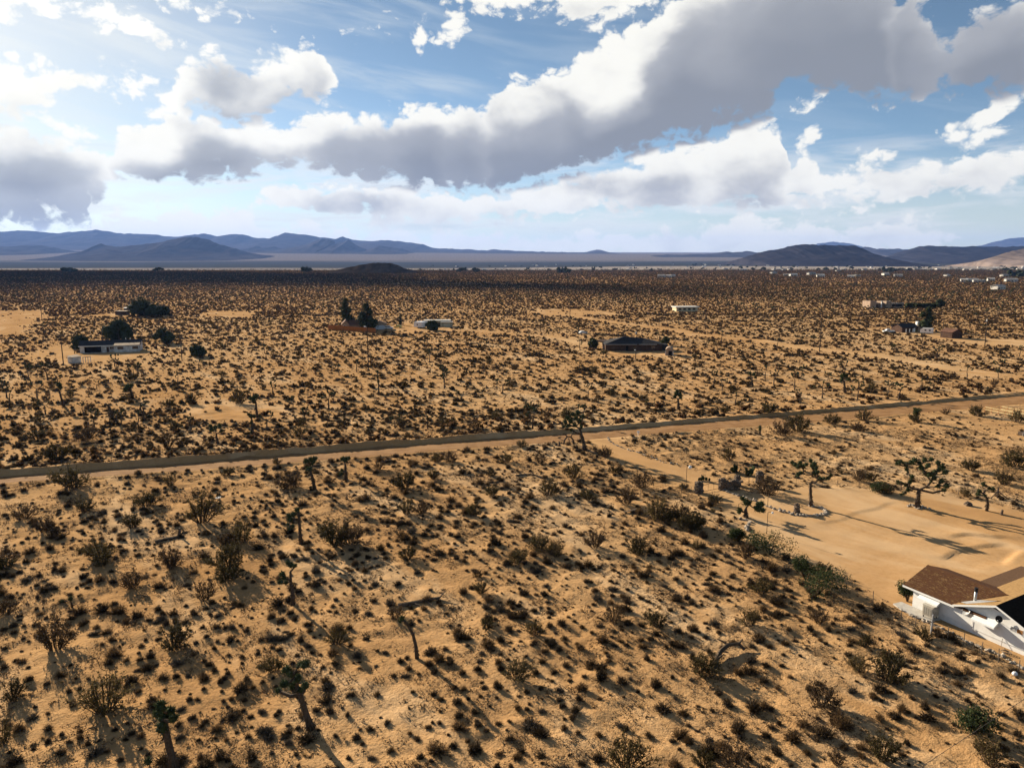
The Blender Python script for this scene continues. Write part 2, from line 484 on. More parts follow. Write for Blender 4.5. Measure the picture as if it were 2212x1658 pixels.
M['straw_far'] = mat('straw_shrub', (0.20, 0.125, 0.055), (0.30, 0.19, 0.09), 0.3, trans=0.3)
M['burro_far'] = mat('russet_burrobush', (0.062, 0.036, 0.018), (0.155, 0.082, 0.038), 0.25, trans=0.3, contrast=(0.4, 0.6))
M['green'] = mat('green_leaf', (0.028, 0.040, 0.016), (0.052, 0.062, 0.026), 3.0, trans=0.25)
M['twig'] = mat('grey_twig', (0.065, 0.045, 0.030), (0.10, 0.070, 0.045), 4.0)
M['burro'] = mat('burrobush_twig', (0.046, 0.031, 0.018), (0.080, 0.053, 0.029), 5.0, trans=0.12, obj_var=0.3)
M['straw'] = mat('dry_straw', (0.25, 0.155, 0.066), (0.36, 0.24, 0.115), 4.0, trans=0.3)
M['litter'] = mat('dead_twig_litter', (0.07, 0.044, 0.024), (0.14, 0.085, 0.045), 0.8)
M['joshua_leaf'] = mat('joshua_leaf', (0.032, 0.046, 0.020), (0.058, 0.070, 0.032), 4.0, trans=0.12)
M['joshua_bark'] = mat('joshua_bark', (0.060, 0.043, 0.030), (0.10, 0.074, 0.052), 6.0, bump=0.03, bscale=9)
M['dead_wood'] = mat('dead_wood', (0.075, 0.055, 0.040), (0.15, 0.11, 0.08), 4.0, bump=0.02, bscale=12)
M['tree_leaf'] = mat('dark_tree_leaf', (0.022, 0.030, 0.015), (0.045, 0.055, 0.026), 1.0, trans=0.12)
M['white_paint'] = mat('white_paint', (0.74, 0.73, 0.70), (0.82, 0.81, 0.78), 1.2, bump=0.006, bscale=22, rough=0.75)
M['trim'] = mat('white_trim', (0.78, 0.77, 0.74), rough=0.6)
M['metal_white'] = mat('white_awning_metal', (0.74, 0.74, 0.71), (0.80, 0.79, 0.77), 3.0, rough=0.45)
M['shingle'] = mat('brown_shingle', (0.075, 0.036, 0.019), (0.125, 0.060, 0.030), 22.0, 3.0, bump=0.006, bscale=60, rough=0.85, contrast=(0.42, 0.62))
M['shingle_shaded'] = mat('shaded_black_shingle', (0.016, 0.012, 0.010), (0.026, 0.020, 0.016), 6.0, rough=1.0, spec=0.0)  # shade of the gable's far slope painted into the shingle colour
M['shingle_lit'] = mat('sunlit_tan_shingle', (0.185, 0.112, 0.048), (0.27, 0.17, 0.075), 4.0, bump=0.01, bscale=40)  # sunlight painted in, for the gable's lit slope and lit tab edges
M['rolled'] = mat('rolled_roofing', (0.085, 0.050, 0.030), (0.125, 0.075, 0.045), 9.0, bump=0.006, bscale=60)
M['dark'] = mat('dark_opening', (0.010, 0.009, 0.009), rough=0.6)
M['black_metal'] = mat('black_metal', (0.025, 0.025, 0.027), rough=0.5)
M['galv'] = mat('galvanised_metal', (0.42, 0.42, 0.42), (0.50, 0.50, 0.49), 5.0, rough=0.45, metal=0.4)
M['cooler'] = mat('beige_cooler', (0.50, 0.46, 0.38), (0.42, 0.37, 0.30), 3.0, rough=0.6)
M['concrete'] = mat('concrete', (0.40, 0.37, 0.33), (0.48, 0.45, 0.40), 2.0, bump=0.006, bscale=20)
M['glass'] = mat('window_glass', (0.03, 0.032, 0.036), rough=0.12, spec=0.5)
M['orange_shade'] = mat('orange_blind', (0.36, 0.17, 0.06), (0.30, 0.14, 0.05), 2.0)
M['stone'] = mat('pale_stone', (0.25, 0.205, 0.16), (0.42, 0.36, 0.29), 1.5, obj_var=0.25)
M['rock'] = mat('brown_rock', (0.10, 0.075, 0.055), (0.19, 0.145, 0.11), 2.0, bump=0.02, bscale=6, obj_var=0.3)
M['post_wood'] = mat('weathered_wood', (0.13, 0.10, 0.075), (0.22, 0.17, 0.125), 4.0)
M['rail_wood'] = mat('yellow_rail', (0.58, 0.46, 0.24), (0.66, 0.53, 0.30), 2.0)
M['red_wood'] = mat('reddish_post', (0.27, 0.12, 0.055), (0.34, 0.16, 0.07), 3.0)
M['fence_orange'] = mat('orange_fence_board', (0.30, 0.105, 0.030), (0.40, 0.15, 0.045), 2.0)
M['pole_wood'] = mat('pole_wood', (0.055, 0.040, 0.030), (0.085, 0.062, 0.046), 2.0)
M['wire'] = mat('dark_wire', (0.05, 0.045, 0.04), rough=0.6)
M['bulb'] = mat('lamp_globe', (0.8, 0.8, 0.78), rough=0.25, spec=0.5)
M['wall_grey'] = mat('weathered_white_wall', (0.36, 0.34, 0.32), (0.62, 0.60, 0.56), 0.7)
M['roof_dark'] = mat('charcoal_roof', (0.030, 0.030, 0.033), (0.05, 0.048, 0.05), 2.0)
M['roof_brown'] = mat('brown_roof', (0.12, 0.062, 0.042), (0.17, 0.095, 0.065), 2.0)
M['tan_wall'] = mat('tan_wall', (0.30, 0.22, 0.15), (0.37, 0.28, 0.19), 1.0)
M['cream'] = mat('cream_wall', (0.50, 0.42, 0.28), (0.58, 0.50, 0.34), 1.0)
M['brown_wall'] = mat('brown_wall', (0.060, 0.036, 0.026), (0.09, 0.055, 0.040), 1.0)
M['adobe'] = mat('adobe_wall', (0.29, 0.21, 0.155), (0.36, 0.27, 0.20), 0.8)
M['pale_house'] = mat('pale_house_wall', (0.42, 0.40, 0.37), (0.56, 0.54, 0.50), 0.3, obj_var=0.25)
M['pale_roof'] = mat('pale_house_roof', (0.26, 0.245, 0.23), (0.46, 0.44, 0.41), 0.2, obj_var=0.35)
M['car_white'] = mat('white_car_paint', (0.72, 0.72, 0.71), rough=0.3, spec=0.5)
M['car_yellow'] = mat('yellow_car_paint', (0.62, 0.50, 0.10), rough=0.3, spec=0.5)
M['car_dark'] = mat('dark_car_paint', (0.03, 0.03, 0.034), rough=0.3, spec=0.5)
M['tyre'] = mat('tyre_rubber', (0.02, 0.02, 0.02), rough=0.8)
M['garage'] = mat('garage_door_white', (0.56, 0.58, 0.62), rough=0.6)
M['cloud'] = mat('cloud_white', (0.8, 0.8, 0.8))

def ground_material(name, smooth=False):
    m = bpy.data.materials.new(name)
    m.use_nodes = True
    N = NT(m.node_tree)
    p = m.node_tree.nodes['Principled BSDF']
    p.inputs['Roughness'].default_value = 0.95
    p.inputs['Specular IOR Level'].default_value = 0.0
    g = N.n('ShaderNodeNewGeometry')
    pos = g.outputs['Position']
    cal = N.n('ShaderNodeAttribute', attribute_name='calm').outputs['Fac']
    sxy = N.n('ShaderNodeSeparateXYZ'); N.put(sxy.inputs[0], pos); px_, py_ = sxy.outputs[0], sxy.outputs[1]
    a, _ = N.noise(pos, 0.045, 4.0, 0.55)
    b, _ = N.noise(pos, 1.7, 6.0, 0.65)
    c, _ = N.noise(pos, 0.009, 3.0, 0.5)
    col = N.mix(N.ss(a, 0.35, 0.68), (0.48, 0.292, 0.138, 1), (0.40, 0.230, 0.100, 1))
    col = N.mix(N.m('MULTIPLY', N.ss(b, 0.40, 0.72), 0.55 if not smooth else 0.25), col, (0.36, 0.195, 0.080, 1))
    col = N.mix(N.m('MULTIPLY', N.ss(c, 0.45, 0.65), 0.35), col, (0.54, 0.37, 0.20, 1))
    wsh, _ = N.noise(N.vec(N.m('ADD', N.m('MULTIPLY', px_, 0.75), N.m('MULTIPLY', py_, 0.55)), N.m('SUBTRACT', N.m('MULTIPLY', py_, 0.22), N.m('MULTIPLY', px_, 0.16)), 0), 0.11, 5.0, 0.6, 0.6)
    col = N.mix(N.m('MULTIPLY', N.ss(wsh, 0.50, 0.66), 0.55), col, (0.58, 0.405, 0.235, 1))
    col = N.mix(N.m('MULTIPLY', N.ss(wsh, 0.47, 0.36), 0.40), col, (0.34, 0.195, 0.088, 1))
    if not smooth:
        # crust of dark litter in the sand
        d, _ = N.noise(pos, 5.5, 4.0, 0.6)
        e, _ = N.noise(pos, 0.35, 3.0, 0.6)
        col = N.mix(N.m('MULTIPLY', N.m('MULTIPLY', N.ss(d, 0.54, 0.64), N.ss(e, 0.38, 0.58)), N.ss(cal, 0, 1, 0.5, 0.08)), col, (0.20, 0.115, 0.052, 1))
        # far down the plain the ground cover is too small to tell apart: browner scrub, then the pale valley with cloud shade painted in as a dark band
        sepp = N.n('ShaderNodeSeparateXYZ'); N.put(sepp.inputs[0], pos)
        y = sepp.outputs[1]
        f1, _ = N.noise(N.vec(N.m('MULTIPLY', sepp.outputs[0], 0.5), y, 0), 0.02, 4.0, 0.6)
        scrub = N.m('MULTIPLY', N.ss(y, 500, 1500), N.ss(f1, 0.3, 0.55))
        col = N.mix(N.m('MULTIPLY', scrub, 0.55), col, (0.20, 0.105, 0.05, 1))
        val = N.ss(y, 2700, 3400)
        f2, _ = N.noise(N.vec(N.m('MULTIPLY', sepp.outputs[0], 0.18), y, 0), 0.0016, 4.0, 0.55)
        f3, _ = N.noise(N.vec(sepp.outputs[0], y, 0), 0.03, 3.0, 0.7)
        vcol = N.mix(N.ss(f3, 0.35, 0.7), (0.19, 0.162, 0.140, 1), (0.10, 0.085, 0.074, 1))
        vcol = N.mix(N.ss(y, 5200, 4400), vcol, N.mix(N.ss(f3, 0.40, 0.62), (0.40, 0.345, 0.29, 1), (0.13, 0.11, 0.09, 1)))
        flat = N.m('MULTIPLY', N.ss(N.m('ADD', y, N.m('MULTIPLY', f2, 1600)), 5200, 5900), N.ss(N.m('ADD', y, N.m('MULTIPLY', f2, 3000)), 10200, 8900))  # band of cloud shade painted into the ground colour
        vcol = N.mix(N.m('MULTIPLY', flat, 0.92), vcol, (0.030, 0.034, 0.030, 1))  # flat masks the painted band of cloud shade
        vcol = N.mix(N.m('MULTIPLY', N.ss(y, 11000, 15000), 0.7), vcol, (0.13, 0.11, 0.085, 1))
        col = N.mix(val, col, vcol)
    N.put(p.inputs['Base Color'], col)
    h1, _ = N.noise(pos, 2.6, 6.0, 0.62)
    h2, _ = N.noise(pos, 9.0, 4.0, 0.6)
    bp = N.n('ShaderNodeBump'); bp.inputs['Strength'].default_value = 1.0; bp.inputs['Distance'].default_value = 0.16 if not smooth else 0.035
    N.put(bp.inputs['Height'], N.m('ADD', h1, N.m('MULTIPLY', h2, 0.35)))
    N.put(bp.inputs['Strength'], N.ss(cal, 0.0, 1.0, 1.0, 0.14))
    N.put(p.inputs['Normal'], bp.outputs[0])
    return m
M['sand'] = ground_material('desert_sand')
M['road'] = ground_material('graded_dirt', True)
M['dirt'] = mat('brown_road_dirt', (0.31, 0.175, 0.080), (0.235, 0.125, 0.052), 0.35, 6.0, bump=0.05, bscale=3.0, rough=1.0)

# ------------------------------------------------------------------ layout of the place (ground plan)
def zA(z0x, z0y, k, pts):            # points read off an enlarged piece of the photograph, to the 2212 px wide picture
    return [((z0x + x / k) * 0.8848, (z0y + y / k) * 0.8848) for x, y in pts]
ROAD_FAR = gpl([(-260, 1044), (0, 1027), (374, 1000), (752, 969), (1000, 950), (1254, 932), (1460, 915), (1800, 888), (2212, 852), (2700, 812)])
ROAD_NEAR = gpl([(-260, 1062), (0, 1043), (374, 1018), (752, 989), (1000, 969), (1254, 950), (1460, 933), (1800, 908), (2212, 872), (2700, 832)])
DRIVE = gpl([(1262, 951), (1330, 942), (1345, 962), (1400, 990), (1470, 1010), (1530, 1026), (1580, 1050), (1620, 1072), (1650, 1100), (1585, 1108), (1545, 1075), (1500, 1058), (1440, 1036), (1385, 1012), (1330, 990), (1295, 968)])
YARD = gpl([(1540, 1052), (1620, 1072), (1680, 1062), (1740, 1052), (1810, 1058), (1900, 1060), (2000, 1066), (2100, 1080), (2240, 1110), (2300, 1180), (2300, 1420), (2212, 1425), (2080, 1370), (1945, 1315), (1900, 1290), (1840, 1250), (1750, 1225), (1690, 1190), (1640, 1150), (1600, 1120)])
TRACK = gpl(zA(800, 520, 2.602, [(1290, 628), (1420, 640), (1560, 652), (1650, 668), (1780, 690), (1900, 706), (2060, 726), (2212, 742)]) + zA(1650, 520, 2.602, [(120, 775), (320, 790), (540, 810), (760, 850), (960, 872), (1200, 895), (1500, 945), (1750, 990), (2100, 1040)]))
TRACK_W = [2.2] * len(TRACK)
LANE = gpl(zA(800, 520, 2.602, [(450, 735), (620, 742), (800, 745), (900, 742), (1005, 752), (1200, 768), (1380, 782), (1490, 800), (1620, 832), (1720, 850)]))
BARE = [gpl(zA(0, 520, 2.602, p)) for p in ([(-200, 620), (290, 620), (300, 660), (120, 770), (-200, 780)], [(1290, 625), (1640, 622), (1600, 662), (1290, 660)], [(250, 850), (420, 850), (480, 900), (900, 880), (900, 935), (460, 950), (330, 960), (240, 900)])]
BARE += [gpl(zA(800, 520, 2.602, [(1300, 612), (1560, 610), (1900, 640), (1560, 655), (1330, 655)])), gpl(zA(800, 520, 2.602, [(380, 720), (540, 700), (800, 725), (790, 760), (500, 765), (380, 745)])),
         gpl(zA(0, 900, 2.602, [(1200, 230), (1500, 222), (1800, 240), (1790, 300), (1600, 335), (1300, 325), (1180, 290)])), gpl(zA(1650, 520, 2.602, [(1500, 755), (1720, 750), (1850, 800), (2212, 800), (2212, 860), (1900, 830), (1600, 790)])),
         gpl([(1300, 750), (1460, 752), (1500, 772), (1290, 768)])]
HOUSE_O = np.array([42.087, 70.378])
HU, HN = np.array([0.47852, -0.87808]), np.array([0.87808, 0.47852])
HOUSE = np.array([HOUSE_O + HU * s + HN * n for s, n in ((-1.6, -2.2), (14, -2.2), (14, 18), (-1.6, 18))])
SCARPS = [(gpl(zA(1900, 1110, 7.373, [(600, 1245), (900, 1215), (1180, 1170), (1290, 1095), (1420, 1040), (1800, 965), (1960, 880), (2200, 835)])), 0.12, 1),
          (gpl(zA(2000, 1300, 4.144, [(1040, 225), (1260, 255), (1370, 200), (1480, 160), (1700, 130), (1850, 115), (1920, 90)])), 0.20, 1),
          (gpl(zA(2000, 1300, 4.144, [(1290, 75), (1380, 30), (1500, 15), (1700, 35), (2072, 60)])), 0.22, 1),
          (gpl(zA(2000, 1300, 4.144, [(1840, 350), (1890, 300), (1930, 250), (2072, 150)])), 0.35, -1)]

def road_t(x, y):
    """Signed distance beyond the far edge (positive beyond) and in from the near edge (positive on the road side)."""
    a, sa = pdist(ROAD_FAR, x, y)
    b, sb = pdist(ROAD_NEAR, x, y)
    return a * sa, b * sb
def terrain(x, y):
    x, y = np.asarray(x, float), np.asarray(y, float)
    r = np.hypot(x, y)
    rough = 0.20 * (fbm(x / 9, y / 9, 3, 3) - 0.5) * 2 + 0.20 * (fbm(x / 2.3, y / 2.3, 3, 5) - 0.5) * 2 + 0.10 * (fbm(x / 0.95, y / 0.95, 2, 8) - 0.5) * 2
    soft = 0.10 * (fbm(x / 7, y / 7, 3, 13) - 0.5) * 2 + 0.03 * (vnoise(x / 1.3, y / 1.3, 15) - 0.5)
    fade = 1 - sstep(r, 350, 900)
    near = (r < 320) & (y > 0)
    z = rough * fade
    if near.any():
        xs, ys = x[near], y[near]
        fl = np.zeros(xs.shape)
        for poly in (YARD, DRIVE, HOUSE):
            d, _ = pdist(np.vstack([poly, poly[:1]]), xs, ys)
            fl = np.maximum(fl, np.where(inside(poly, xs, ys), 1.0, np.clip(1 - d / 1.5, 0, 1)))
        zz = rough[near] * (1 - fl) + soft[near] * fl
        for pl, h, sg in SCARPS:
            d, s = pdist(pl, xs, ys)
            d = d * s * sg
            e, _ = pdist(np.array([pl[0], pl[-1]]), xs, ys)
            de = np.minimum(np.hypot(xs - pl[0][0], ys - pl[0][1]), np.hypot(xs - pl[-1][0], ys - pl[-1][1]))
            zz = zz + h * (sstep(d, -0.25, 0.25) - 0.5) * np.exp(-np.abs(d) / 2.2) * sstep(np.abs(d) + 0 * de, 9, 0) * sstep(de, 0.2, 3.0)
        d = np.minimum(*[pdist(np.vstack([HOUSE, HOUSE[:1]]), xs, ys)[0]] * 2)
        hs = np.where(inside(HOUSE, xs, ys), 1.0, np.clip(1 - d / 1.0, 0, 1))
        zz = zz * (1 - hs)
        f, n = road_t(xs, ys)
        on = np.minimum(sstep(-f, -0.5, 0.4), sstep(n, -1.2, 0.2))
        zz = zz * (1 - on) - 0.12 * on
        berm = (0.55 + 0.35 * sstep(xs, 40, -30)) * sstep(f, 0.0, 0.7) * np.exp(-np.maximum(f - 0.8, 0) / 2.4) * (0.75 + 0.5 * fbm(xs / 5, ys / 5, 3, 31))
        berm = np.where(f > -0.5, berm, 0)
        nb = 0.22 * np.exp(-((n + 0.9) / 0.6) ** 2) * (0.4 + fbm(xs / 3, ys / 3, 2, 35)) * np.where(pdist(np.vstack([DRIVE, DRIVE[:1]]), xs, ys)[0] < 3, 0.2, 1.0)
        z[near] = zz + berm + nb
    z = z + 2.2 * (fbm(x / 420, y / 420, 3, 21) - 0.5) * sstep(r, 450, 1500)
    wv = sstep(-x / np.maximum(y, 1), -0.25, 0.10)
    z = z - sstep(y, 2350, 3100) * (8 + 14 * wv)
    z = z + sstep(y, 4500, 15000) ** 1.3 * (150 + 90 * sstep(-x / np.maximum(y, 1), -0.3, 0.6)) + 0.012 * np.maximum(y - 15000, 0)
    z = z + 10 * (fbm(x / 1500, y / 700, 4, 44) - 0.5) * sstep(y, 3200, 6000)
    return z
def tz(x, y):
    return float(terrain(np.array([x]), np.array([y]))[0])
def gp3(px, py):
    p = gp(px, py)
    return np.array([p[0], p[1], tz(*p)])

# ------------------------------------------------------------------ ground sheet
def axis(a, b, step, lo, hi, g):
    c = list(np.arange(a, b + 1e-6, step))
    s, v, up = step, c[-1], []
    while v < hi:
        s *= g; v += s; up.append(min(v, hi))
    s, v, dn = step, c[0], []
    while v > lo:
        s *= g; v -= s; dn.append(max(v, lo))
    return np.array(dn[::-1] + c + up)
gx = axis(-46, 76, 0.5, -25000, 25000, 1.038)
gyf = axis(34, 196, 0.42, 34, 27000, 1.030)
gy = np.concatenate([np.array([-300, -200, -120, -70, -35, -10, 8, 18, 25, 30]), gyf])
X, Y = np.meshgrid(gx, gy)
Z = terrain(X.ravel(), Y.ravel())
nx, ny = len(gx), len(gy)
me = bpy.data.meshes.new('ground')
nv = nx * ny
me.vertices.add(nv)
me.vertices.foreach_set('co', np.stack([X.ravel(), Y.ravel(), Z], 1).astype(np.float32).ravel())
ii, jj = np.meshgrid(np.arange(nx - 1), np.arange(ny - 1))
q = (jj * nx + ii).ravel()
quads = np.stack([q, q + 1, q + nx + 1, q + nx], 1)
nf = len(quads)
me.loops.add(nf * 4)
me.loops.foreach_set('vertex_index', quads.ravel().astype(np.int32))
me.polygons.add(nf)
me.polygons.foreach_set('loop_start', (np.arange(nf) * 4).astype(np.int32))
me.polygons.foreach_set('use_smooth', np.ones(nf, bool))
me.update(calc_edges=True)
xs, ys = X.ravel(), Y.ravel()
calm = np.zeros(nv, np.float32)
sel = (np.hypot(xs, ys) < 420) & (ys > 20)
for poly in [YARD, DRIVE] + BARE:
    d, _ = pdist(np.vstack([poly, poly[:1]]), xs[sel], ys[sel])
    calm[sel] = np.maximum(calm[sel], np.where(inside(poly, xs[sel], ys[sel]), 1.0, np.clip(1 - d / 2.0, 0, 1)))
at = me.attributes.new('calm', 'FLOAT', 'POINT'); at.data.foreach_set('value', calm)
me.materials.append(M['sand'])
tag(link('ground', me), kind='structure')

def strip(name, pl, half, z=0.03, material='road', step=2.0, edges=None):
    """A road sheet laid on the ground along a line (or between two edge lines)."""
    v, f, prev = [], [], None
    if edges is None:
        L, R = [], []
        for i, p in enumerate(pl):
            t = pl[min(i + 1, len(pl) - 1)] - pl[max(i - 1, 0)]; t = t / np.linalg.norm(t)
            w = half[i] if hasattr(half, '__len__') else half
            L.append(p + w * np.array([-t[1], t[0]])); R.append(p - w * np.array([-t[1], t[0]]))
    else:
        L, R = edges
    rows = []
    for i in range(len(L) - 1):
        n = max(2, int(np.linalg.norm(L[i + 1] - L[i]) / step))
        for k in range(n):
            t = k / n
            rows.append((L[i] * (1 - t) + L[i + 1] * t, R[i] * (1 - t) + R[i + 1] * t))
    rows.append((L[-1], R[-1]))
    K = 8
    P = np.array([[a * (1 - k / K) + b * (k / K) for k in range(K + 1)] for a, b in rows])
    wob = (fbm(P[:, :, 0] / 3, P[:, :, 1] / 3, 2, 51) - 0.5)[..., None] * 0.9
    ex = (P[:, 0] - P[:, -1]); ex = ex / np.linalg.norm(ex, axis=1, keepdims=True)
    for k, s in ((0, 1), (K, -1)):
        P[:, k] += ex * wob[:, k] * s
    zz = terrain(P[:, :, 0].ravel(), P[:, :, 1].ravel()).reshape(P.shape[:2]) + z
    zz[:, 0] -= z + 0.05; zz[:, K] -= z + 0.05
    rut = np.array([0, 0.02, -0.03, 0.0, 0.02, 0.0, -0.03, 0.02, 0.0])
    zz = zz + rut
    mb = MB()
    V = np.concatenate([P, zz[..., None]], 2).reshape(-1, 3)
    mb.add(V, [(r * (K + 1) + k + 1, r * (K + 1) + k, (r + 1) * (K + 1) + k, (r + 1) * (K + 1) + k + 1) for r in range(len(rows) - 1) for k in range(K)])
    return tag(mb.build(name, M[material], smooth=True), kind='structure')
strip('dirt_road', None, None, 0.05, material='dirt', edges=(ROAD_FAR, ROAD_NEAR))
strip('sandy_track', TRACK, 3.6, 0.06, step=4)
strip('sandy_lane', LANE, 2.4, 0.06, step=4)
strip('driveway', gpl([(1298, 952), (1345, 974), (1400, 997), (1470, 1019), (1530, 1040), (1585, 1076), (1640, 1108), (1720, 1140)]), 2.3, 0.04, step=1.5)

# ------------------------------------------------------------------ hills and mountains
def rock_mat(name, a, b, scale):
    return mat(name, a, b, scale, 6.0, bump=0.0, rough=1.0, spec=0.0)
M['mountain'] = rock_mat('mountain_rock', (0.034, 0.032, 0.036), (0.056, 0.050, 0.052), 0.004)  # rock tone lowered to stand for cloud shade on the ridges
M['mountain_dark'] = rock_mat('dark_mountain_rock', (0.020, 0.019, 0.024), (0.034, 0.031, 0.036), 0.008)
M['mountain_pale'] = rock_mat('pale_mountain_rock', (0.22, 0.17, 0.14), (0.13, 0.10, 0.08), 0.012)
M['butte'] = rock_mat('butte_rock', (0.060, 0.042, 0.030), (0.10, 0.07, 0.048), 0.05)
Z1 = lambda p: zA(0, 520, 2.602, p)
Z2 = lambda p: zA(800, 520, 2.602, p)
Z3 = lambda p: zA(1650, 520, 2.602, p)
def mountain(name, prof, D, front, back, material, seed, spur=0.55, ncol=170, rows=22, rugged=1.0, mlen=None):
    prof = sorted(prof)
    px = np.linspace(prof[0][0], prof[-1][0], ncol)
    py = np.interp(px, [p[0] for p in prof], [p[1] for p in prof])
    cx, cz = [], []
    for a, b in zip(px, py):
        d = pix_dir(a, b); t = D / d[1]
        cx.append(d[0] * t); cz.append(CAM_H + d[2] * t)
    cx, cz = np.array(cx), np.array(cz)
    step = D / FPX
    cz = cz + (fbm(cx / (step * 9), cx * 0, 4, seed) - 0.5) * step * 3.0 * rugged
    edge = sstep(np.linspace(0, 1, ncol), 0, 0.03) * sstep(np.linspace(0, 1, ncol), 1, 0.97)
    V = []
    vs = np.concatenate([-np.linspace(1, 0, rows) ** 1.15, np.linspace(0, 1, 8)[1:]])
    ml = mlen or front * 0.45
    for v in vs:
        yy = D + (v * front if v < 0 else v * back)
        X = cx * (1 if v >= 0 else 1.0)
        b = terrain(X, np.full(X.shape, yy)) - 6.0
        r = 1 - np.abs(2 * fbm((X + v * 0.25 * front) / ml, X * 0 + v * 0.9, 4, seed + 5) - 1)
        prof_v = (1 - abs(v)) ** 1.15
        cut = 1 - spur * (1 - r ** 1.3) * min(1.0, abs(v) * 3.2)
        h = (cz - b) * prof_v * cut * edge
        h = h + (fbm(X / (ml * 0.22), np.full(X.shape, yy) / (ml * 0.22), 3, seed + 9) - 0.5) * 0.16 * np.maximum(cz - b, 0) * prof_v * min(1, abs(v) * 3)
        V.append(np.stack([X, np.full(X.shape, yy), b + np.maximum(h, 0)], 1))
    nr = len(vs)
    mb = MB()
    mb.add(np.concatenate(V), [(r * ncol + k, r * ncol + k + 1, (r + 1) * ncol + k + 1, (r + 1) * ncol + k) for r in range(nr - 1) for k in range(ncol - 1)])
    return tag(mb.build(name, M[material], smooth=False), kind='structure')
mountain('mountain_ridge', Z1([(-500, 150), (-200, 125), (0, 118), (150, 112), (370, 128), (430, 120), (560, 113), (620, 105), (760, 130), (1000, 135), (1050, 150), (1150, 148), (1290, 130), (1380, 145), (1510, 131), (1640, 160), (1730, 160), (1810, 125), (1960, 138), (2040, 155), (2140, 165), (2180, 150)])
         + Z2([(80, 150), (160, 172), (300, 178), (380, 172), (450, 180), (560, 190), (620, 203), (660, 222), (1000, 236), (1060, 230), (1100, 236), (1200, 241), (1600, 250), (1640, 247), (1700, 234), (1740, 236), (1790, 260), (2212, 264)]) + Z3([(250, 268), (500, 276)]), 16500, 3200, 2500, 'mountain', 3, ncol=260)
mountain('mountain_ridge', Z1([(-500, 230), (-100, 225), (0, 215), (80, 212), (170, 203), (220, 210), (260, 206), (370, 226), (450, 250), (520, 275)]), 11500, 1500, 900, 'mountain', 13)
mountain('mountain_ridge', Z1([(500, 285), (545, 268), (590, 225), (640, 195), (690, 208), (740, 216), (840, 205), (960, 195), (1050, 178), (1150, 155), (1240, 150), (1310, 165), (1400, 200), (1500, 226), (1600, 258), (1760, 290)]), 9500, 1500, 1200, 'mountain', 23)
mountain('mountain_ridge', Z1([(1560, 230), (1630, 208), (1680, 225), (1740, 212), (1800, 230), (1900, 212), (1990, 185), (2050, 162), (2120, 172), (2212, 168)]) + Z2([(40, 190), (100, 185), (180, 205), (250, 235), (330, 205), (400, 215), (470, 225), (540, 250), (590, 280)]), 13000, 1500, 900, 'mountain', 33)
mountain('hill', Z2([(-60, 385), (0, 372), (100, 352), (200, 332), (260, 322), (320, 314), (400, 318), (440, 328), (480, 347), (550, 366), (640, 380)]), 1990, 90, 110, 'butte', 43, spur=0.25, ncol=90, rows=14)
mountain('mountain_ridge', Z3([(400, 292), (470, 270), (560, 245), (650, 229), (740, 208), (800, 200), (870, 197), (910, 204), (960, 203), (1000, 205), (1060, 205), (1140, 206), (1190, 225), (1250, 255), (1330, 288), (1440, 327)]), 5400, 900, 800, 'mountain_dark', 53)
mountain('mountain_ridge', Z3([(1120, 250), (1170, 222), (1200, 214), (1250, 224), (1300, 226), (1420, 226), (1460, 236), (1560, 245)]), 12500, 1300, 800, 'mountain', 63, ncol=110)
mountain('mountain_ridge', Z3([(1280, 302), (1380, 268), (1460, 235), (1560, 211), (1650, 207), (1760, 215), (1880, 211), (2010, 214), (2100, 216), (2212, 209), (2500, 220), (2800, 235)]), 7600, 1300, 1000, 'mountain_dark', 73)
mountain('mountain_ridge', Z3([(840, 220), (890, 196), (950, 190), (1000, 182), (1050, 190), (1100, 190), (1170, 216), (1260, 235), (1700, 230), (1900, 212), (1960, 200), (2040, 180), (2120, 160), (2212, 155), (2500, 165), (2800, 190)]), 23500, 2500, 1500, 'mountain', 83)
mountain('mountain_ridge', Z3([(1930, 325), (1965, 305), (2030, 275), (2100, 250), (2212, 226), (2400, 205), (2700, 230)]), 4600, 700, 600, 'mountain_pale', 93, ncol=110)
mountain('mountain_ridge', Z2([(2050, 268), (2150, 262)]) + Z3([(0, 266), (120, 262), (230, 258), (320, 246), (380, 250), (460, 240), (510, 250), (600, 275)]), 11000, 900, 700, 'mountain', 103, ncol=120)

# ------------------------------------------------------------------ haze
hm = bpy.data.materials.new('haze_air')
hm.use_nodes = True
ht = hm.node_tree
ht.nodes.clear()
hv = ht.nodes.new('ShaderNodeVolumePrincipled')
hv.inputs['Color'].default_value = (0.22, 0.40, 0.95, 1)
hv.inputs['Density'].default_value = 2.1e-5
hv.inputs['Anisotropy'].default_value = 0.2
ho = ht.nodes.new('ShaderNodeOutputMaterial')
ht.links.new(hv.outputs[0], ho.inputs['Volume'])
hb = MB(); hb.box((-27000, -500, -70), (27000, 29000, 900))
tag(hb.build('haze', hm), kind='stuff')

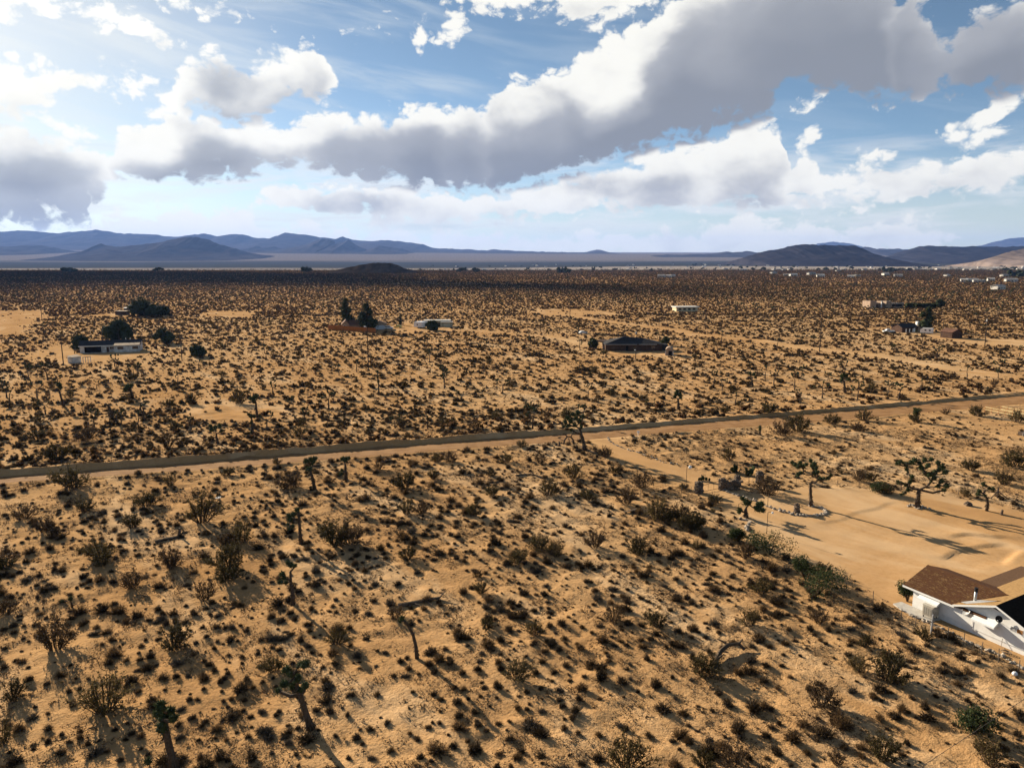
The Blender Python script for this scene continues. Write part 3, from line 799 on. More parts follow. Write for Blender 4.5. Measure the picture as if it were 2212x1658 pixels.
# ------------------------------------------------------------------ plants: shapes
def rvec(r, zmin=-1.0):
    while True:
        v = np.array([r.gauss(0, 1), r.gauss(0, 1), r.gauss(0, 1)])
        v /= np.linalg.norm(v)
        if v[2] >= zmin:
            return v
def leaf(mb, c, d, L, w, r, mi=0):
    s = np.cross(d, rvec(r)); s = s / (np.linalg.norm(s) + 1e-9) * w
    mb.add([c - s * 0.5, c + s * 0.5, c + d * L], [(0, 1, 2)], mi)
def creosote_shape(seed, stems=24, leaves=60, h=0.55):
    """Branches and foliage of a bush one unit wide: many arching stems, leafy from low down, with gaps between the sprays."""
    r = random.Random(seed)
    br, fo = MB(), MB()
    lop = np.array([r.uniform(-0.08, 0.08), r.uniform(-0.08, 0.08), 0])
    squash = r.uniform(0.75, 1.0)
    for i in range(stems):
        a = 2 * math.pi * (i + r.random()) / stems
        tilt = 0.15 + 1.2 * r.random() ** 0.8
        reach = r.uniform(0.72, 1.12)
        end = np.array([math.cos(a) * math.sin(tilt) * 0.52, math.sin(a) * math.sin(tilt) * 0.52 * squash, math.cos(tilt) * h + 0.05]) * reach + lop
        p0 = np.array([math.cos(a) * 0.06, math.sin(a) * 0.06, -0.03])
        p1 = p0 + (end - p0) * 0.5 + np.array([0, 0, 0.05])
        br.tube([p0, p1, end], [0.010, 0.007, 0.003], 3, cap=False)
        tips = [(p0 + (p1 - p0) * 0.5, end)]
        for _ in range(3):
            q = p1 + (end - p1) * r.uniform(-0.5, 0.6)
            e = (end - p0) / np.linalg.norm(end - p0) + 0.8 * rvec(r, -0.25)
            q2 = q + e / np.linalg.norm(e) * r.uniform(0.10, 0.20)
            if q2[2] > 0.02:
                br.tube([q, q2], [0.005, 0.002], 3, cap=False)
                tips.append((q, q2))
        for a_, b_ in tips:
            for _ in range(leaves // len(tips)):
                t = r.uniform(0.0, 1.06)
                c = a_ + (b_ - a_) * t + rvec(r) * 0.030
                if c[2] > 0.0:
                    leaf(fo, c, rvec(r, -0.2), r.uniform(0.028, 0.068), r.uniform(0.016, 0.036), r)
    return br, fo
def burro_shape(seed, n=150, flat=0.55):
    """A low twiggy dome one unit wide."""
    r = random.Random(seed)
    mb = MB()
    sq = r.uniform(0.7, 1.0)
    lobes = [(r.gauss(0, 0.13), r.gauss(0, 0.10), r.uniform(0.7, 1.0)) for _ in range(r.randint(1, 3))]
    for _ in range(n):
        v = rvec(r, 0.0)
        lx, ly, ls = lobes[r.randrange(len(lobes))]
        L = r.uniform(0.26, 0.46) * ls
        e = np.array([lx + v[0] * L, (ly + v[1] * L) * sq, v[2] * L * flat * 1.5 + 0.02])
        b = np.array([lx * .6, ly * .6, 0.0]) * 1 + (e - np.array([lx, ly, 0])) * r.uniform(0.0, 0.35)
        s_ = np.cross(e - b, rvec(r)); s_ = s_ / (np.linalg.norm(s_) + 1e-9) * r.uniform(0.010, 0.024)
        mb.add([b - s_, b + s_, e], [(0, 1, 2)])
        for _ in range(2):
            leaf(mb, b + (e - b) * r.uniform(0.45, 1.0) + rvec(r) * 0.02, rvec(r, -0.2), r.uniform(0.03, 0.07), 0.03, r)
    return mb
def lump(mb, x, y, s, r, mi=0, tall=0.5):
    """A shrub seen from far away: a ragged dome of a few broad sprays."""
    h = s * tall
    for _ in range(20):
        v = rvec(r, -0.05)
        k = r.uniform(0.62, 1.15)
        e = np.array([x + v[0] * s * 0.52 * k, y + v[1] * s * 0.52 * k, abs(v[2]) * h * k + h * 0.04])
        c = np.array([x + v[0] * s * 0.08, y + v[1] * s * 0.08, h * 0.10])
        t = np.cross(e - c, rvec(r)); t = t / (np.linalg.norm(t) + 1e-9) * s * r.uniform(0.09, 0.17)
        mb.add([c - t * 0.6, c + t * 0.6, c + (e - c) * 0.7 + t, e, c + (e - c) * 0.7 - t], [(0, 1, 2, 3, 4)], mi)
def spiky_head(mb, c, d, R, r, n=70, mi=0, blade=0.35):
    """A rosette of stiff leaves round the end of a limb."""
    d = d / (np.linalg.norm(d) + 1e-9)
    mb.blob(c, R * 0.62, 1, 0.3, mi, r)
    for _ in range(n):
        v = rvec(r)
        v = v + 0.45 * d; v /= np.linalg.norm(v)
        b = c + v * R * 0.45
        s = np.cross(v, rvec(r)); s = s / (np.linalg.norm(s) + 1e-9) * R * 0.10
        mb.add([b - s, b + s, c + v * R * r.uniform(0.85, 1.35)], [(0, 1, 2)], mi)
def joshua_shape(seed, h, heads, trunk, rt, spread, nb=60, seg=7):
    """trunk: points of the bare stem; heads: (point, radius). Limbs are grown from the stem to every head."""
    r = random.Random(seed)
    tb, cb = MB(), MB()
    n = len(trunk)
    rad = [rt * (1.25 if i == 0 else 1.0) * (1 - 0.35 * i / max(n - 1, 1)) for i in range(n)]
    tb.tube(trunk, rad, seg)
    for k in range(int(nb * 1.2)):                       # dead leaves lying against the stem
        t = r.random() * (n - 1) * 0.999; i = int(t); c = np.array(trunk[i], float) * (1 - t + i) + np.array(trunk[i + 1], float) * (t - i)
        a = r.uniform(0, 6.283); d = np.array([math.cos(a), math.sin(a), 0]); R0 = rad[min(i, n - 1)]
        leaf(tb, c + d * R0 * 0.7, d * 0.7 + np.array([0, 0, -0.7]), R0 * r.uniform(0.9, 1.8), R0 * 0.5, r)
    nodes = [(np.array(trunk[-1], float), rad[-1])]
    if n > 2:
        nodes.append((np.array(trunk[-2], float), rad[-2]))
    for c, R in sorted(heads, key=lambda q: np.linalg.norm(np.array(q[0]) - nodes[0][0])):
        c = np.array(c, float)
        def cost(nd):
            d = c - nd[0]
            return np.linalg.norm(d) * (1.0 if d[2] > -0.2 else 1.7)
        p, pr = min(nodes, key=cost)
        L = np.linalg.norm(c - p)
        if L < 0.05:
            d = np.array([0, 0, 1.0])
        else:
            m = (p + c) / 2 + np.array([r.uniform(-0.1, 0.1) * L, r.uniform(-0.1, 0.1) * L, -0.12 * L])
            r1 = max(min(pr * 0.85, rt * 0.75), rt * 0.35)
            tb.tube([p, m, c], [r1, r1 * 0.85, max(r1 * 0.7, R * 0.22)], 6)
            nodes.append((m, r1 * 0.85)); nodes.append((m * 0.35 + c * 0.65, r1 * 0.8))
            d = c - m
            # shaggy dead leaves along the limb below the head
            for k in range(2):
                q = m + (c - m) * (0.55 + 0.3 * k)
                spiky_head(cb, q, -d, R * 0.62, r, nb // 4)
        spiky_head(cb, c, d, R, r, nb)
    return tb, cb

# ------------------------------------------------------------------ scattered ground cover
def hidden_proto(name, me):
    """A shape that only ground cover copies; it stands nowhere by itself."""
    return bpy.data.objects.new(name, me)
def scatter(name, pts, scl, idx, protos, label=None, cat=None, rz=None):
    n = len(pts)
    me = bpy.data.meshes.new(name)
    me.vertices.add(n)
    me.vertices.foreach_set('co', np.asarray(pts, np.float32).ravel())
    for nm, ty, arr in (('turn', 'FLOAT', rng.random(n) * 6.283 if rz is None else rz), ('size', 'FLOAT', scl), ('pick', 'INT', idx)):
        a = me.attributes.new(nm, ty, 'POINT')
        a.data.foreach_set('value', np.asarray(arr, np.float32 if ty == 'FLOAT' else np.int32))
    g = bpy.data.node_groups.new(name, 'GeometryNodeTree')
    g.interface.new_socket('Geometry', in_out='INPUT', socket_type='NodeSocketGeometry')
    g.interface.new_socket('Geometry', in_out='OUTPUT', socket_type='NodeSocketGeometry')
    nd = g.nodes
    i, o = nd.new('NodeGroupInput'), nd.new('NodeGroupOutput')
    inst = nd.new('GeometryNodeInstanceOnPoints')
    g2i = nd.new('GeometryNodeGeometryToInstance')
    for p in protos[::-1]:
        oi = nd.new('GeometryNodeObjectInfo'); oi.inputs['Object'].default_value = p
        g.links.new(oi.outputs['Geometry'], g2i.inputs[0])
    def attr(nm, ty):
        x = nd.new('GeometryNodeInputNamedAttribute'); x.data_type = ty; x.inputs['Name'].default_value = nm
        return x.outputs['Attribute']
    cmb = nd.new('ShaderNodeCombineXYZ')
    g.links.new(attr('turn', 'FLOAT'), cmb.inputs[2])
    inst.inputs['Pick Instance'].default_value = True
    g.links.new(i.outputs[0], inst.inputs['Points'])
    g.links.new(g2i.outputs[0], inst.inputs['Instance'])
    g.links.new(attr('pick', 'INT'), inst.inputs['Instance Index'])
    g.links.new(cmb.outputs[0], inst.inputs['Rotation'])
    g.links.new(attr('size', 'FLOAT'), inst.inputs['Scale'])
    g.links.new(inst.outputs[0], o.inputs[0])
    ob = link(name, me)
    md = ob.modifiers.new('scatter', 'NODES'); md.node_group = g
    return tag(ob, label, cat, None, 'stuff')

EXCL_POLY = [YARD, DRIVE, HOUSE] + BARE
EXCL_LINE = [(TRACK, 5.0), (LANE, 4.0)]
HOUSE_SPOTS = []                                   # (x, y, radius) kept free of scrub
def free(x, y, far=False):
    x, y = np.asarray(x, float), np.asarray(y, float)
    ok = np.ones(x.shape, bool)
    fx = x + (fbm(x / 9, y / 9, 3, 91) - 0.5) * 14 * sstep(y, 150, 250); fy = y + (fbm(x / 11, y / 11, 3, 95) - 0.5) * 26 * sstep(y, 150, 250)
    for p in EXCL_POLY[:3]:
        ok &= ~inside(p, x, y)
    for p in BARE:
        ok &= ~inside(p, fx, fy) | (vnoise(x / 2.1, y / 2.1, 97) > 0.86)
    for pl, w in EXCL_LINE:
        ok &= pdist(pl, x, y)[0] > w
    f, n = road_t(x, y)
    ok &= ~((f < 0.5) & (n > -0.8) & (x > -130) & (x < 190))
    for a, b, rr in HOUSE_SPOTS:
        ok &= np.hypot(x - a, y - b) > rr
    return ok
for px, py, rr in [(238, 764, 14), (177, 776, 6), (250, 680, 16), (785, 712, 15), (905, 706, 9), (945, 706, 12), (1365, 752, 15), (1445, 764, 6), (1485, 672, 12), (1915, 662, 16), (1960, 716, 9), (2000, 722, 8), (2066, 732, 8), (840, 708, 8)]:
    p = gp(px, py); HOUSE_SPOTS.append((p[0], p[1], rr))

# ---- creosote bushes that can be told apart in the photograph: (enlargement, base x, base y, width)
ZC = {4: (0, 900, 2.602), 5: (800, 900, 2.602), 6: (1650, 900, 2.602), 7: (0, 1350, 2.602), 8: (800, 1350, 2.602), 9: (1650, 1350, 2.602)}
CREO = [(4, 360, 575, 140), (4, 545, 455, 130), (4, 240, 440, 110), (4, 1900, 430, 110), (4, 460, 755, 180), (4, 1060, 500, 110), (4, 1210, 220, 100), (4, 1520, 215, 120), (4, 1840, 745, 190), (4, 930, 870, 140), (4, 280, 1035, 120), (4, 840, 1000, 130), (4, 1285, 980, 210), (4, 640, 1190, 170), (4, 1085, 1250, 140), (4, 1450, 1260, 210), (4, 1540, 1100, 150), (4, 1440, 1110, 140), (4, 2130, 1110, 220), (4, 150, 950, 140), (4, 540, 900, 130), (4, 1080, 735, 110), (4, 1440, 670, 90), (4, 20, 1240, 130), (4, 1760, 612, 60),
        (5, 690, 590, 95), (5, 780, 590, 100), (5, 490, 760, 160), (5, 325, 640, 90), (5, 670, 700, 80), (5, 1140, 590, 100), (5, 1235, 495, 90), (5, 1350, 595, 100), (5, 1030, 675, 90), (5, 1560, 690, 150), (5, 1770, 560, 100), (5, 1820, 660, 85), (5, 1990, 750, 150), (5, 1045, 800, 110), (5, 1400, 800, 150), (5, 1660, 830, 110), (5, 1900, 860, 150), (5, 920, 935, 110), (5, 500, 920, 110), (5, 600, 915, 110), (5, 510, 1205, 140), (5, 150, 1110, 190), (5, 1340, 1140, 160), (5, 1440, 1180, 150), (5, 1200, 1225, 130), (5, 1700, 1130, 150), (5, 1960, 1160, 170), (5, 2090, 950, 170), (5, 940, 380, 85),
        (6, 780, 400, 160), (6, 680, 425, 130), (6, 1000, 350, 110), (6, 1190, 325, 100), (6, 1525, 340, 75), (6, 1715, 290, 60), (6, 1910, 295, 100), (6, 2170, 340, 90), (6, 1150, 395, 90), (6, 590, 290, 115), (6, 580, 800, 190), (6, 240, 850, 95), (6, 235, 910, 45), (6, 110, 1010, 170), (6, 30, 960, 140), (6, 390, 1095, 85), (6, 130, 1145, 80), (6, 440, 1200, 115), (6, 940, 1300, 100), (6, 1310, 790, 115), (6, 1880, 645, 100), (6, 2080, 735, 115), (6, 2150, 620, 150), (6, 1160, 710, 80), (6, 1240, 710, 85), (6, 340, 580, 110), (6, 460, 680, 50), (6, 370, 655, 45), (6, 975, 660, 35), (6, 1045, 660, 45), (6, 1840, 810, 70), (6, 45, 760, 70),
        (7, 350, 600, 240), (7, 1110, 600, 200), (7, 660, 1000, 300), (7, 840, 210, 160), (7, 1450, 170, 190), (7, 1090, 90, 140), (7, 650, 70, 130), (7, 2140, 570, 160), (7, 1740, 750, 150), (7, 1300, 280, 150), (7, 90, 910, 140), (7, 0, 1210, 150), (7, 30, 390, 120), (7, 30, 100, 120),
        (8, 430, 400, 130), (8, 970, 250, 110), (8, 1320, 520, 150), (8, 1200, 800, 190), (8, 1820, 425, 130), (8, 2090, 450, 180), (8, 1900, 1360, 290), (8, 950, 140, 90), (8, 1010, 475, 120), (8, 1290, 1070, 60),
        (9, 180, 760, 190), (9, 470, 460, 140), (9, 540, 240, 140), (9, 910, 440, 130), (9, 1350, 800, 210), (9, 1150, 740, 120), (9, 930, 950, 230), (9, 180, 1340, 150), (9, 360, 1340, 190), (9, 1310, 1290, 180), (9, 1990, 1340, 180), (9, 1580, 550, 110), (9, 1020, 1340, 100), (9, 1200, 590, 100)]
cre_protos = []
for k in range(9):
    b, f = creosote_shape(100 + k, 24 + 2 * (k % 4), (78, 44, 62, 36, 70, 50, 58, 40, 66)[k], 0.48 + 0.05 * (k % 4))
    cre_protos.append((b.mesh('creosote_branches', M['twig']), f.mesh('creosote_foliage', M[('creosote', 'creosote_dry', 'creosote', 'creosote_gold', 'creosote', 'creosote_dry', 'creosote', 'creosote_gold', 'creosote_dry')[k]])))
CREO_AT = []
for zk, zx, zy, w in CREO:
    px, py = zA(*ZC[zk], [(zx, zy)])[0]
    p = gp(px, py)
    dist = math.hypot(math.hypot(*p), CAM_H)
    CREO_AT.append((p[0], p[1], 1.22 * w * 0.34 * dist / FPX, px, py))
# ------------------------------------------------------------------ joshua trees with a shape of their own
ZE = dict(ZC)
ZE[10] = (1900, 1110, 7.373); ZE[11] = (2200, 960, 5.527); ZE[12] = (1640, 1120, 8.508)
def hero(label, zk, trunk, heads, tw, seed, hr=None, short=None):
    """trunk and heads are read off an enlarged piece of the photograph; the tree stands where the trunk meets the ground."""
    b = zA(*ZE[zk], [trunk[0]])[0]
    p0 = gp3(*b)
    rdist = math.hypot(p0[0], p0[1])
    right = np.array([p0[1], -p0[0], 0]) / rdist
    fwd = np.array([p0[0], p0[1], 0]) / rdist
    k = math.hypot(rdist, CAM_H) / FPX * 0.8848 / ZE[zk][2]
    cosd = rdist / math.hypot(rdist, CAM_H)
    r = random.Random(seed)
    lean = 0.0
    def loc(q, dep=0.0):
        dx, dy = (q[0] - trunk[0][0]) * k, (trunk[0][1] - q[1]) * k / cosd
        # verticals converge downwards in a tilted picture: take that lean out again
        dx -= (b[0] - CX) / (FPX / math.tan(PITCH)) * dy
        return right * dx + fwd * dep + np.array([0, 0, dy - dep * CAM_H / rdist * 0.9])
    hs = []
    for q in heads:
        R = q[2] * k * 1.22
        dep = r.uniform(-1, 1) * (abs(q[0] - trunk[-1][0]) * k * 0.5 + R * 1.2)
        hs.append((loc(q, dep), R))
    tr = [loc(q) for q in trunk]
    tr[0][2] -= 0.15
    tb, cb = joshua_shape(seed, 0, hs, tr, tw * k * 0.5, 0, 80)
    o = thing('joshua_tree', label, 'joshua tree', tuple(p0))
    tb.build('trunk', M['joshua_bark'], o, True)
    if heads:
        cb.build('crown', M['joshua_leaf'], o)
    HERO_AT.append((p0[0], p0[1], short or label))
    return o
HERO_AT = []
hero('tall leaning joshua tree with bushy crown standing where the driveway meets the dirt road', 5, [(1635, 520), (1625, 470), (1610, 420), (1600, 385)],
     [(1590, 290, 17), (1620, 310, 16), (1560, 300, 16), (1545, 340, 17), (1600, 340, 17), (1510, 345, 16), (1530, 370, 15), (1500, 375, 12), (1570, 365, 16), (1610, 375, 13), (1550, 395, 13), (1580, 320, 15), (1525, 320, 14)], 24, 201, short='the leaning joshua tree')
hero('joshua tree on a tall bare trunk beside the oval ring of white stones', 10, [(592, 935), (588, 800), (582, 660), (585, 565)],
     [(310, 255, 36), (355, 290, 40), (400, 320, 42), (430, 260, 40), (470, 300, 42), (590, 205, 38), (640, 250, 46), (670, 310, 44), (610, 290, 42), (690, 375, 42), (640, 390, 36), (400, 440, 38), (440, 410, 36), (380, 455, 30), (730, 470, 32), (790, 465, 34), (850, 450, 38), (885, 405, 32), (520, 270, 36)], 56, 202, short='the tall yard joshua tree')
hero('broad joshua tree with the fullest crown and thickest trunk in the sandy yard', 11, [(222, 1535), (224, 1460), (232, 1385), (240, 1330)],
     [(60, 1045, 30), (110, 1060, 34), (20, 1065, 24), (165, 1035, 32), (200, 1000, 32), (300, 985, 34), (370, 970, 30), (435, 1000, 32), (480, 1040, 34), (508, 1095, 32), (330, 1050, 34), (265, 1080, 34), (250, 1030, 28), (350, 1140, 36), (390, 1175, 34), (400, 1110, 34), (300, 1130, 32), (510, 1245, 32), (465, 1200, 34), (430, 1260, 28), (490, 1295, 26), (60, 1285, 28), (30, 1270, 22), (110, 1295, 30), (150, 1255, 30), (170, 1195, 28), (130, 1345, 28), (90, 1390, 26), (55, 1415, 20), (120, 1120, 26), (440, 1080, 30)], 56, 203, short='the fullest joshua tree in the yard')
hero('small crooked joshua tree with a drooping shaggy head by the braced corner post', 11, [(1152, 1585), (1165, 1500), (1160, 1450), (1128, 1400), (1145, 1355)],
     [(1215, 1335, 24), (1185, 1335, 20), (1092, 1382, 28), (1130, 1300, 26), (1075, 1420, 24), (1140, 1420, 20)], 30, 204, short='the crooked joshua tree')
hero('low forked joshua tree with two shaggy heads over the shrub row at the yard edge', 12, [(1560, 1215), (1545, 1120), (1540, 1040)],
     [(1545, 920, 75), (1480, 860, 50), (1600, 930, 60), (1430, 1080, 55), (1420, 1130, 42), (1760, 1010, 75), (1830, 930, 65), (1850, 1040, 60), (1760, 930, 45)], 66, 205, short='the low forked joshua tree')
hero('joshua tree with heads only on one side of its thin trunk and a long shadow', 4, [(1912, 1105), (1906, 1040), (1900, 960), (1898, 915)],
     [(1890, 905, 17), (1868, 928, 18), (1850, 955, 17), (1842, 930, 14), (1862, 998, 15), (1838, 985, 12), (1845, 1010, 10)], 20, 206, short='the one-sided joshua tree')
hero('thin joshua tree with a small forked crown and short left branch', 7, [(1862, 328), (1856, 250), (1848, 190), (1846, 140)],
     [(1802, 150, 20), (1790, 190, 18), (1822, 198, 15), (1850, 105, 18), (1835, 90, 17), (1872, 110, 14), (1812, 170, 14)], 20, 207, short='the thin forked joshua tree')
hero('nearly bare joshua tree bent like a hook with one small pale tuft', 8, [(568, 660), (560, 590), (542, 520), (515, 475), (490, 445)], [(480, 435, 17), (470, 450, 11)], 22, 208, short='the hook-shaped bare joshua tree')
hero('joshua tree with a wide flat crown and a dead limb hanging from its trunk', 7, [(1978, 1112), (1952, 1040), (1918, 935), (1898, 885)],
     [(1880, 880, 26), (1838, 868, 24), (1945, 893, 26), (1905, 850, 24), (1845, 800, 26), (1865, 825, 18), (1940, 790, 28), (1915, 785, 18), (1800, 895, 18), (1920, 910, 18)], 38, 209, short='the flat-crowned joshua tree')
hero('shaggy club-headed joshua tree close to the bottom edge', 7, [(1112, 1364), (1092, 1290), (1070, 1190), (1058, 1120)],
     [(1042, 1055, 32), (1085, 1090, 30), (1055, 1110, 34), (1050, 1150, 34), (1100, 1125, 26), (1030, 1085, 24)], 44, 210, short='the shaggy club-headed joshua tree')
hero('joshua tree with bare lower trunk just below the dirt road beside a broad creosote bush', 4, [(2000, 765), (1985, 690), (1970, 640)],
     [(1968, 640, 20), (1975, 585, 18), (2000, 580, 18), (1950, 590, 17), (1990, 600, 15)], 19, 211, short='the bare-trunked joshua tree')
hero('double-stemmed joshua tree with one tall and one stubby head below the dirt road', 5, [(118, 698), (114, 650), (111, 605)], [(110, 575, 19), (130, 570, 15), (95, 572, 15), (86, 660, 14), (92, 640, 12)], 17, 212, short='the double-stemmed joshua tree')
hero('slim club-topped joshua tree on the bare patch beyond the dirt road', 4, [(1633, 305), (1628, 250), (1624, 210)], [(1612, 202, 15), (1600, 195, 14), (1626, 185, 13), (1615, 190, 12)], 14, 213, short='the slim joshua tree')
hero('short joshua tree with a lumpy trunk at the near rim of the bare patch', 4, [(1606, 428), (1602, 370), (1600, 330)], [(1594, 308, 15), (1584, 298, 11), (1610, 310, 13), (1600, 400, 12), (1598, 345, 10)], 16, 214, short='the short lumpy joshua tree')
hero('spreading little joshua tree between the bare patch and the dirt road', 4, [(1384, 473), (1378, 440), (1374, 415)], [(1350, 390, 14), (1370, 378, 14), (1392, 372, 13), (1402, 400, 12), (1345, 368, 11)], 12, 215, short='the spreading little joshua tree')
hero('curved dead joshua trunk without any head beyond the dirt road', 4, [(716, 324), (708, 280), (696, 250), (678, 230)], [], 15, 216)
hero('stocky round-topped joshua tree beyond the dirt road near the curved dead trunk', 4, [(846, 190), (836, 155), (828, 130)], [(820, 118, 18), (808, 130, 14), (836, 115, 13)], 14, 217)
hero('small slanting joshua tree with a single head left of the curved dead trunk', 4, [(404, 240), (394, 200), (384, 160)], [(382, 125, 16), (390, 140, 10)], 12, 218)
hero('fork-crowned joshua tree alone on the flat beyond the road bend', 6, [(1075, 152), (1073, 110), (1070, 80)], [(1060, 60, 14), (1080, 55, 14), (1095, 75, 12), (1058, 80, 12), (1070, 50, 12)], 13, 219)
hero('two-armed joshua tree beyond the road with bare forked limbs', 6, [(485, 112), (484, 80), (482, 60)], [(472, 35, 12), (495, 40, 12), (505, 60, 9)], 11, 220)
hero('dark joshua tree close to the road edge with heads leaning left', 6, [(18, 255), (16, 215), (14, 190)], [(5, 160, 15), (25, 165, 15), (-5, 180, 12), (30, 185, 12), (10, 145, 12)], 15, 221)
hero('very tall thin joshua pole with tiny top beyond the dirt road', 5, [(326, 158), (322, 90), (318, 40)], [(316, 22, 11), (322, 85, 9), (316, 60, 7)], 8, 222)
hero('single unbranched young joshua tree between the road and the driveway', 6, [(536, 418), (535, 395), (535, 380)], [(535, 368, 10), (535, 382, 9)], 9, 223)
hero('tiny young joshua tree with one upright tuft among small shrubs', 7, [(458, 335), (454, 315), (450, 300)], [(450, 290, 13), (408, 292, 9)], 9, 224)
hero('little rosette-headed joshua seedling at the bottom edge by the club-headed tree', 7, [(965, 1370), (955, 1345)], [(945, 1320, 22)], 9, 225)

def nearest_names(items):
    """For each landmark the closest of ITEMS gets a label that names it."""
    out = {}
    for hx, hy, nm in HERO_AT[:15]:
        ds = sorted((math.hypot(it[0] - hx, it[1] - hy), i) for i, it in enumerate(items))
        if ds[0][0] < 9 and ds[0][1] not in out:
            out[ds[0][1]] = nm
    return out
MARKS = HERO_AT + [(*gp(*zA(*ZE[z_], [q_])[0]), n_) for z_, q_, n_ in ((8, (580, 310), 'the long fallen log'), (9, (300, 640), 'the arched dead joshua trunk'), (5, (1290, 680), 'the thin fallen branch'), (4, (1140, 1065), 'the dark upright stump'),
         (9, (1600, 520), 'the wire fence by the house'), (6, (200, 760), 'the driveway gate'), (6, (800, 930), 'the white stone ring'), (9, (1000, 1010), 'the bare slope below the house'))]
MARKS = [m_ for m_ in MARKS if m_[2].startswith('the ')]
def place_words(items, reach=30):
    '''For each of ITEMS: the landmark it stands closest to, on which side of it, and how many of ITEMS on that side are closer.'''
    by, out = {}, []
    for i, it in enumerate(items):
        d, m_ = min(((math.hypot(it[0] - m_[0], it[1] - m_[1]), m_) for m_ in MARKS), key=lambda q: q[0])
        dx, dy = it[0] - m_[0], it[1] - m_[1]
        side = ('beyond' if dy > 0 else 'in front of') if abs(dy) > abs(dx) else ('on the house side of' if dx > 0 else 'on the outer side of')
        by.setdefault((m_[2], side), []).append((d, i))
    res = {}
    for (nm, side), v_ in by.items():
        for k_, (d, i) in enumerate(sorted(v_)):
            res[i] = (nm, side, k_)
    return [res[i] for i in range(len(items))]
CWORDS = place_words(CREO_AT)
ORD = ['closest', 'second', 'third', 'fourth', 'fifth', 'sixth', 'seventh', 'eighth', 'ninth', 'tenth', 'eleventh', 'twelfth']
def region(px, py):
    if py < 1032 - 0.079 * px:
        return 'on the flat beyond the dirt road'
    if px > 1440 and py < 1300 and py < 1030 + (px - 1440) * 0.35 + 60:
        return 'around the sandy yard'
    if px > 1560:
        return 'on the slope below the yard fence'
    return 'on the open sand below the dirt road'
def bush(x, y, w, label, group, k, tint=None):
    b, f = cre_protos[k % len(cre_protos)]
    o = link('creosote_bush', f)
    o.location = (x, y, tz(x, y) - 0.03 * w)
    s = w * random.uniform(0.94, 1.06)
    o.scale = (s, s * random.uniform(0.85, 1.1), s * random.uniform(0.85, 1.15))
    o.rotation_euler = (0, 0, random.uniform(0, 6.28))
    tag(o, label, 'bush', group)
    c = link('branches', b, o)
    return o
for i, (x, y, w, px, py) in enumerate(CREO_AT):
    reg = region(px, py)
    size = 'small' if w < 2.0 else 'wide' if w > 4.2 else 'medium sized'
    nm, side, k_ = CWORDS[i]
    bush(x, y, w, '%s creosote bush, %s %s %s' % (size.replace('medium sized', 'middling'), ORD[min(k_, 11)], side, nm), 'creosote bushes ' + reg, i)

# big green shrubs along the yard edge and by the house
def green_bush(base, w, h, label, seed, material='green'):
    x, y, z = gp3(*base)
    r = random.Random(seed)
    br, fo = MB(), MB()
    lobes = []
    for k in range(9):
        a, q = r.uniform(0, 6.28), r.uniform(0.1, 0.42)
        lobes.append((np.array([math.cos(a) * q * w, math.sin(a) * q * w * 0.8, r.uniform(0.25, 0.72) * h]), r.uniform(0.18, 0.28) * w))
    for c, R in lobes:
        br.tube([np.array([0, 0, -0.1]), c * np.array([0.5, 0.5, 0.6]), c], [0.07, 0.05, 0.02], 4)
        for _ in range(170):
            v = rvec(r)
            q = c + v * R * r.uniform(0.45, 1.1) * np.array([1, 1, 0.85])
            if q[2] > 0.02:
                leaf(fo, q, rvec(r, -0.4), r.uniform(0.14, 0.26), r.uniform(0.10, 0.17), r)
    o = thing('green_shrub', label, 'shrub', (x, y, z), 0, 'green shrubs along the yard edge')
    br.build('branches', M['twig'], o); fo.build('foliage', M[material], o)
green_bush(zA(*ZC[6], [(600, 1180)])[0], 5.2, 3.4, 'big dark green shrub below the forked joshua tree at the yard edge', 301)
green_bush(zA(*ZC[9], [(900, 255)])[0], 6.4, 3.3, 'largest dark green shrub on the yard edge halfway to the white house', 302)
green_bush(zA(*ZC[9], [(820, 160)])[0], 3.0, 2.8, 'upright green shrub just behind the largest one on the yard edge', 303)
green_bush(zA(2180, 1360, 6.378, [(225, 690)])[0], 2.3, 2.5, 'dense green shrub against the corner of the white house', 304)
green_bush(zA(*ZC[9], [(1890, 1140)])[0], 3.2, 2.0, 'rounded green shrub under the overhead cable below the house', 305)
green_bush(zA(*ZC[6], [(390, 1090)])[0], 2.6, 1.8, 'low green shrub in the shade left of the big one', 306)
green_bush(zA(*ZC[6], [(1525, 335)])[0], 2.6, 4.0, 'tall dark conical shrub beside the dirt road', 307)
green_bush(zA(*ZC[6], [(1310, 790)])[0], 3.6, 1.7, 'dark low shrub on the back fence between the two yard joshua trees', 308)
for q, w, h, s in (((100, 1020), 4.0, 1.7, 309), ((-40, 960), 3.6, 1.8, 310)):
    green_bush(zA(*ZC[6], [q])[0], w, h, 'shaded shrub in the hedge-like row running down to the yard' if s == 309 else 'upper shrub of the hedge-like row by the tilted plank', s, 'creosote')

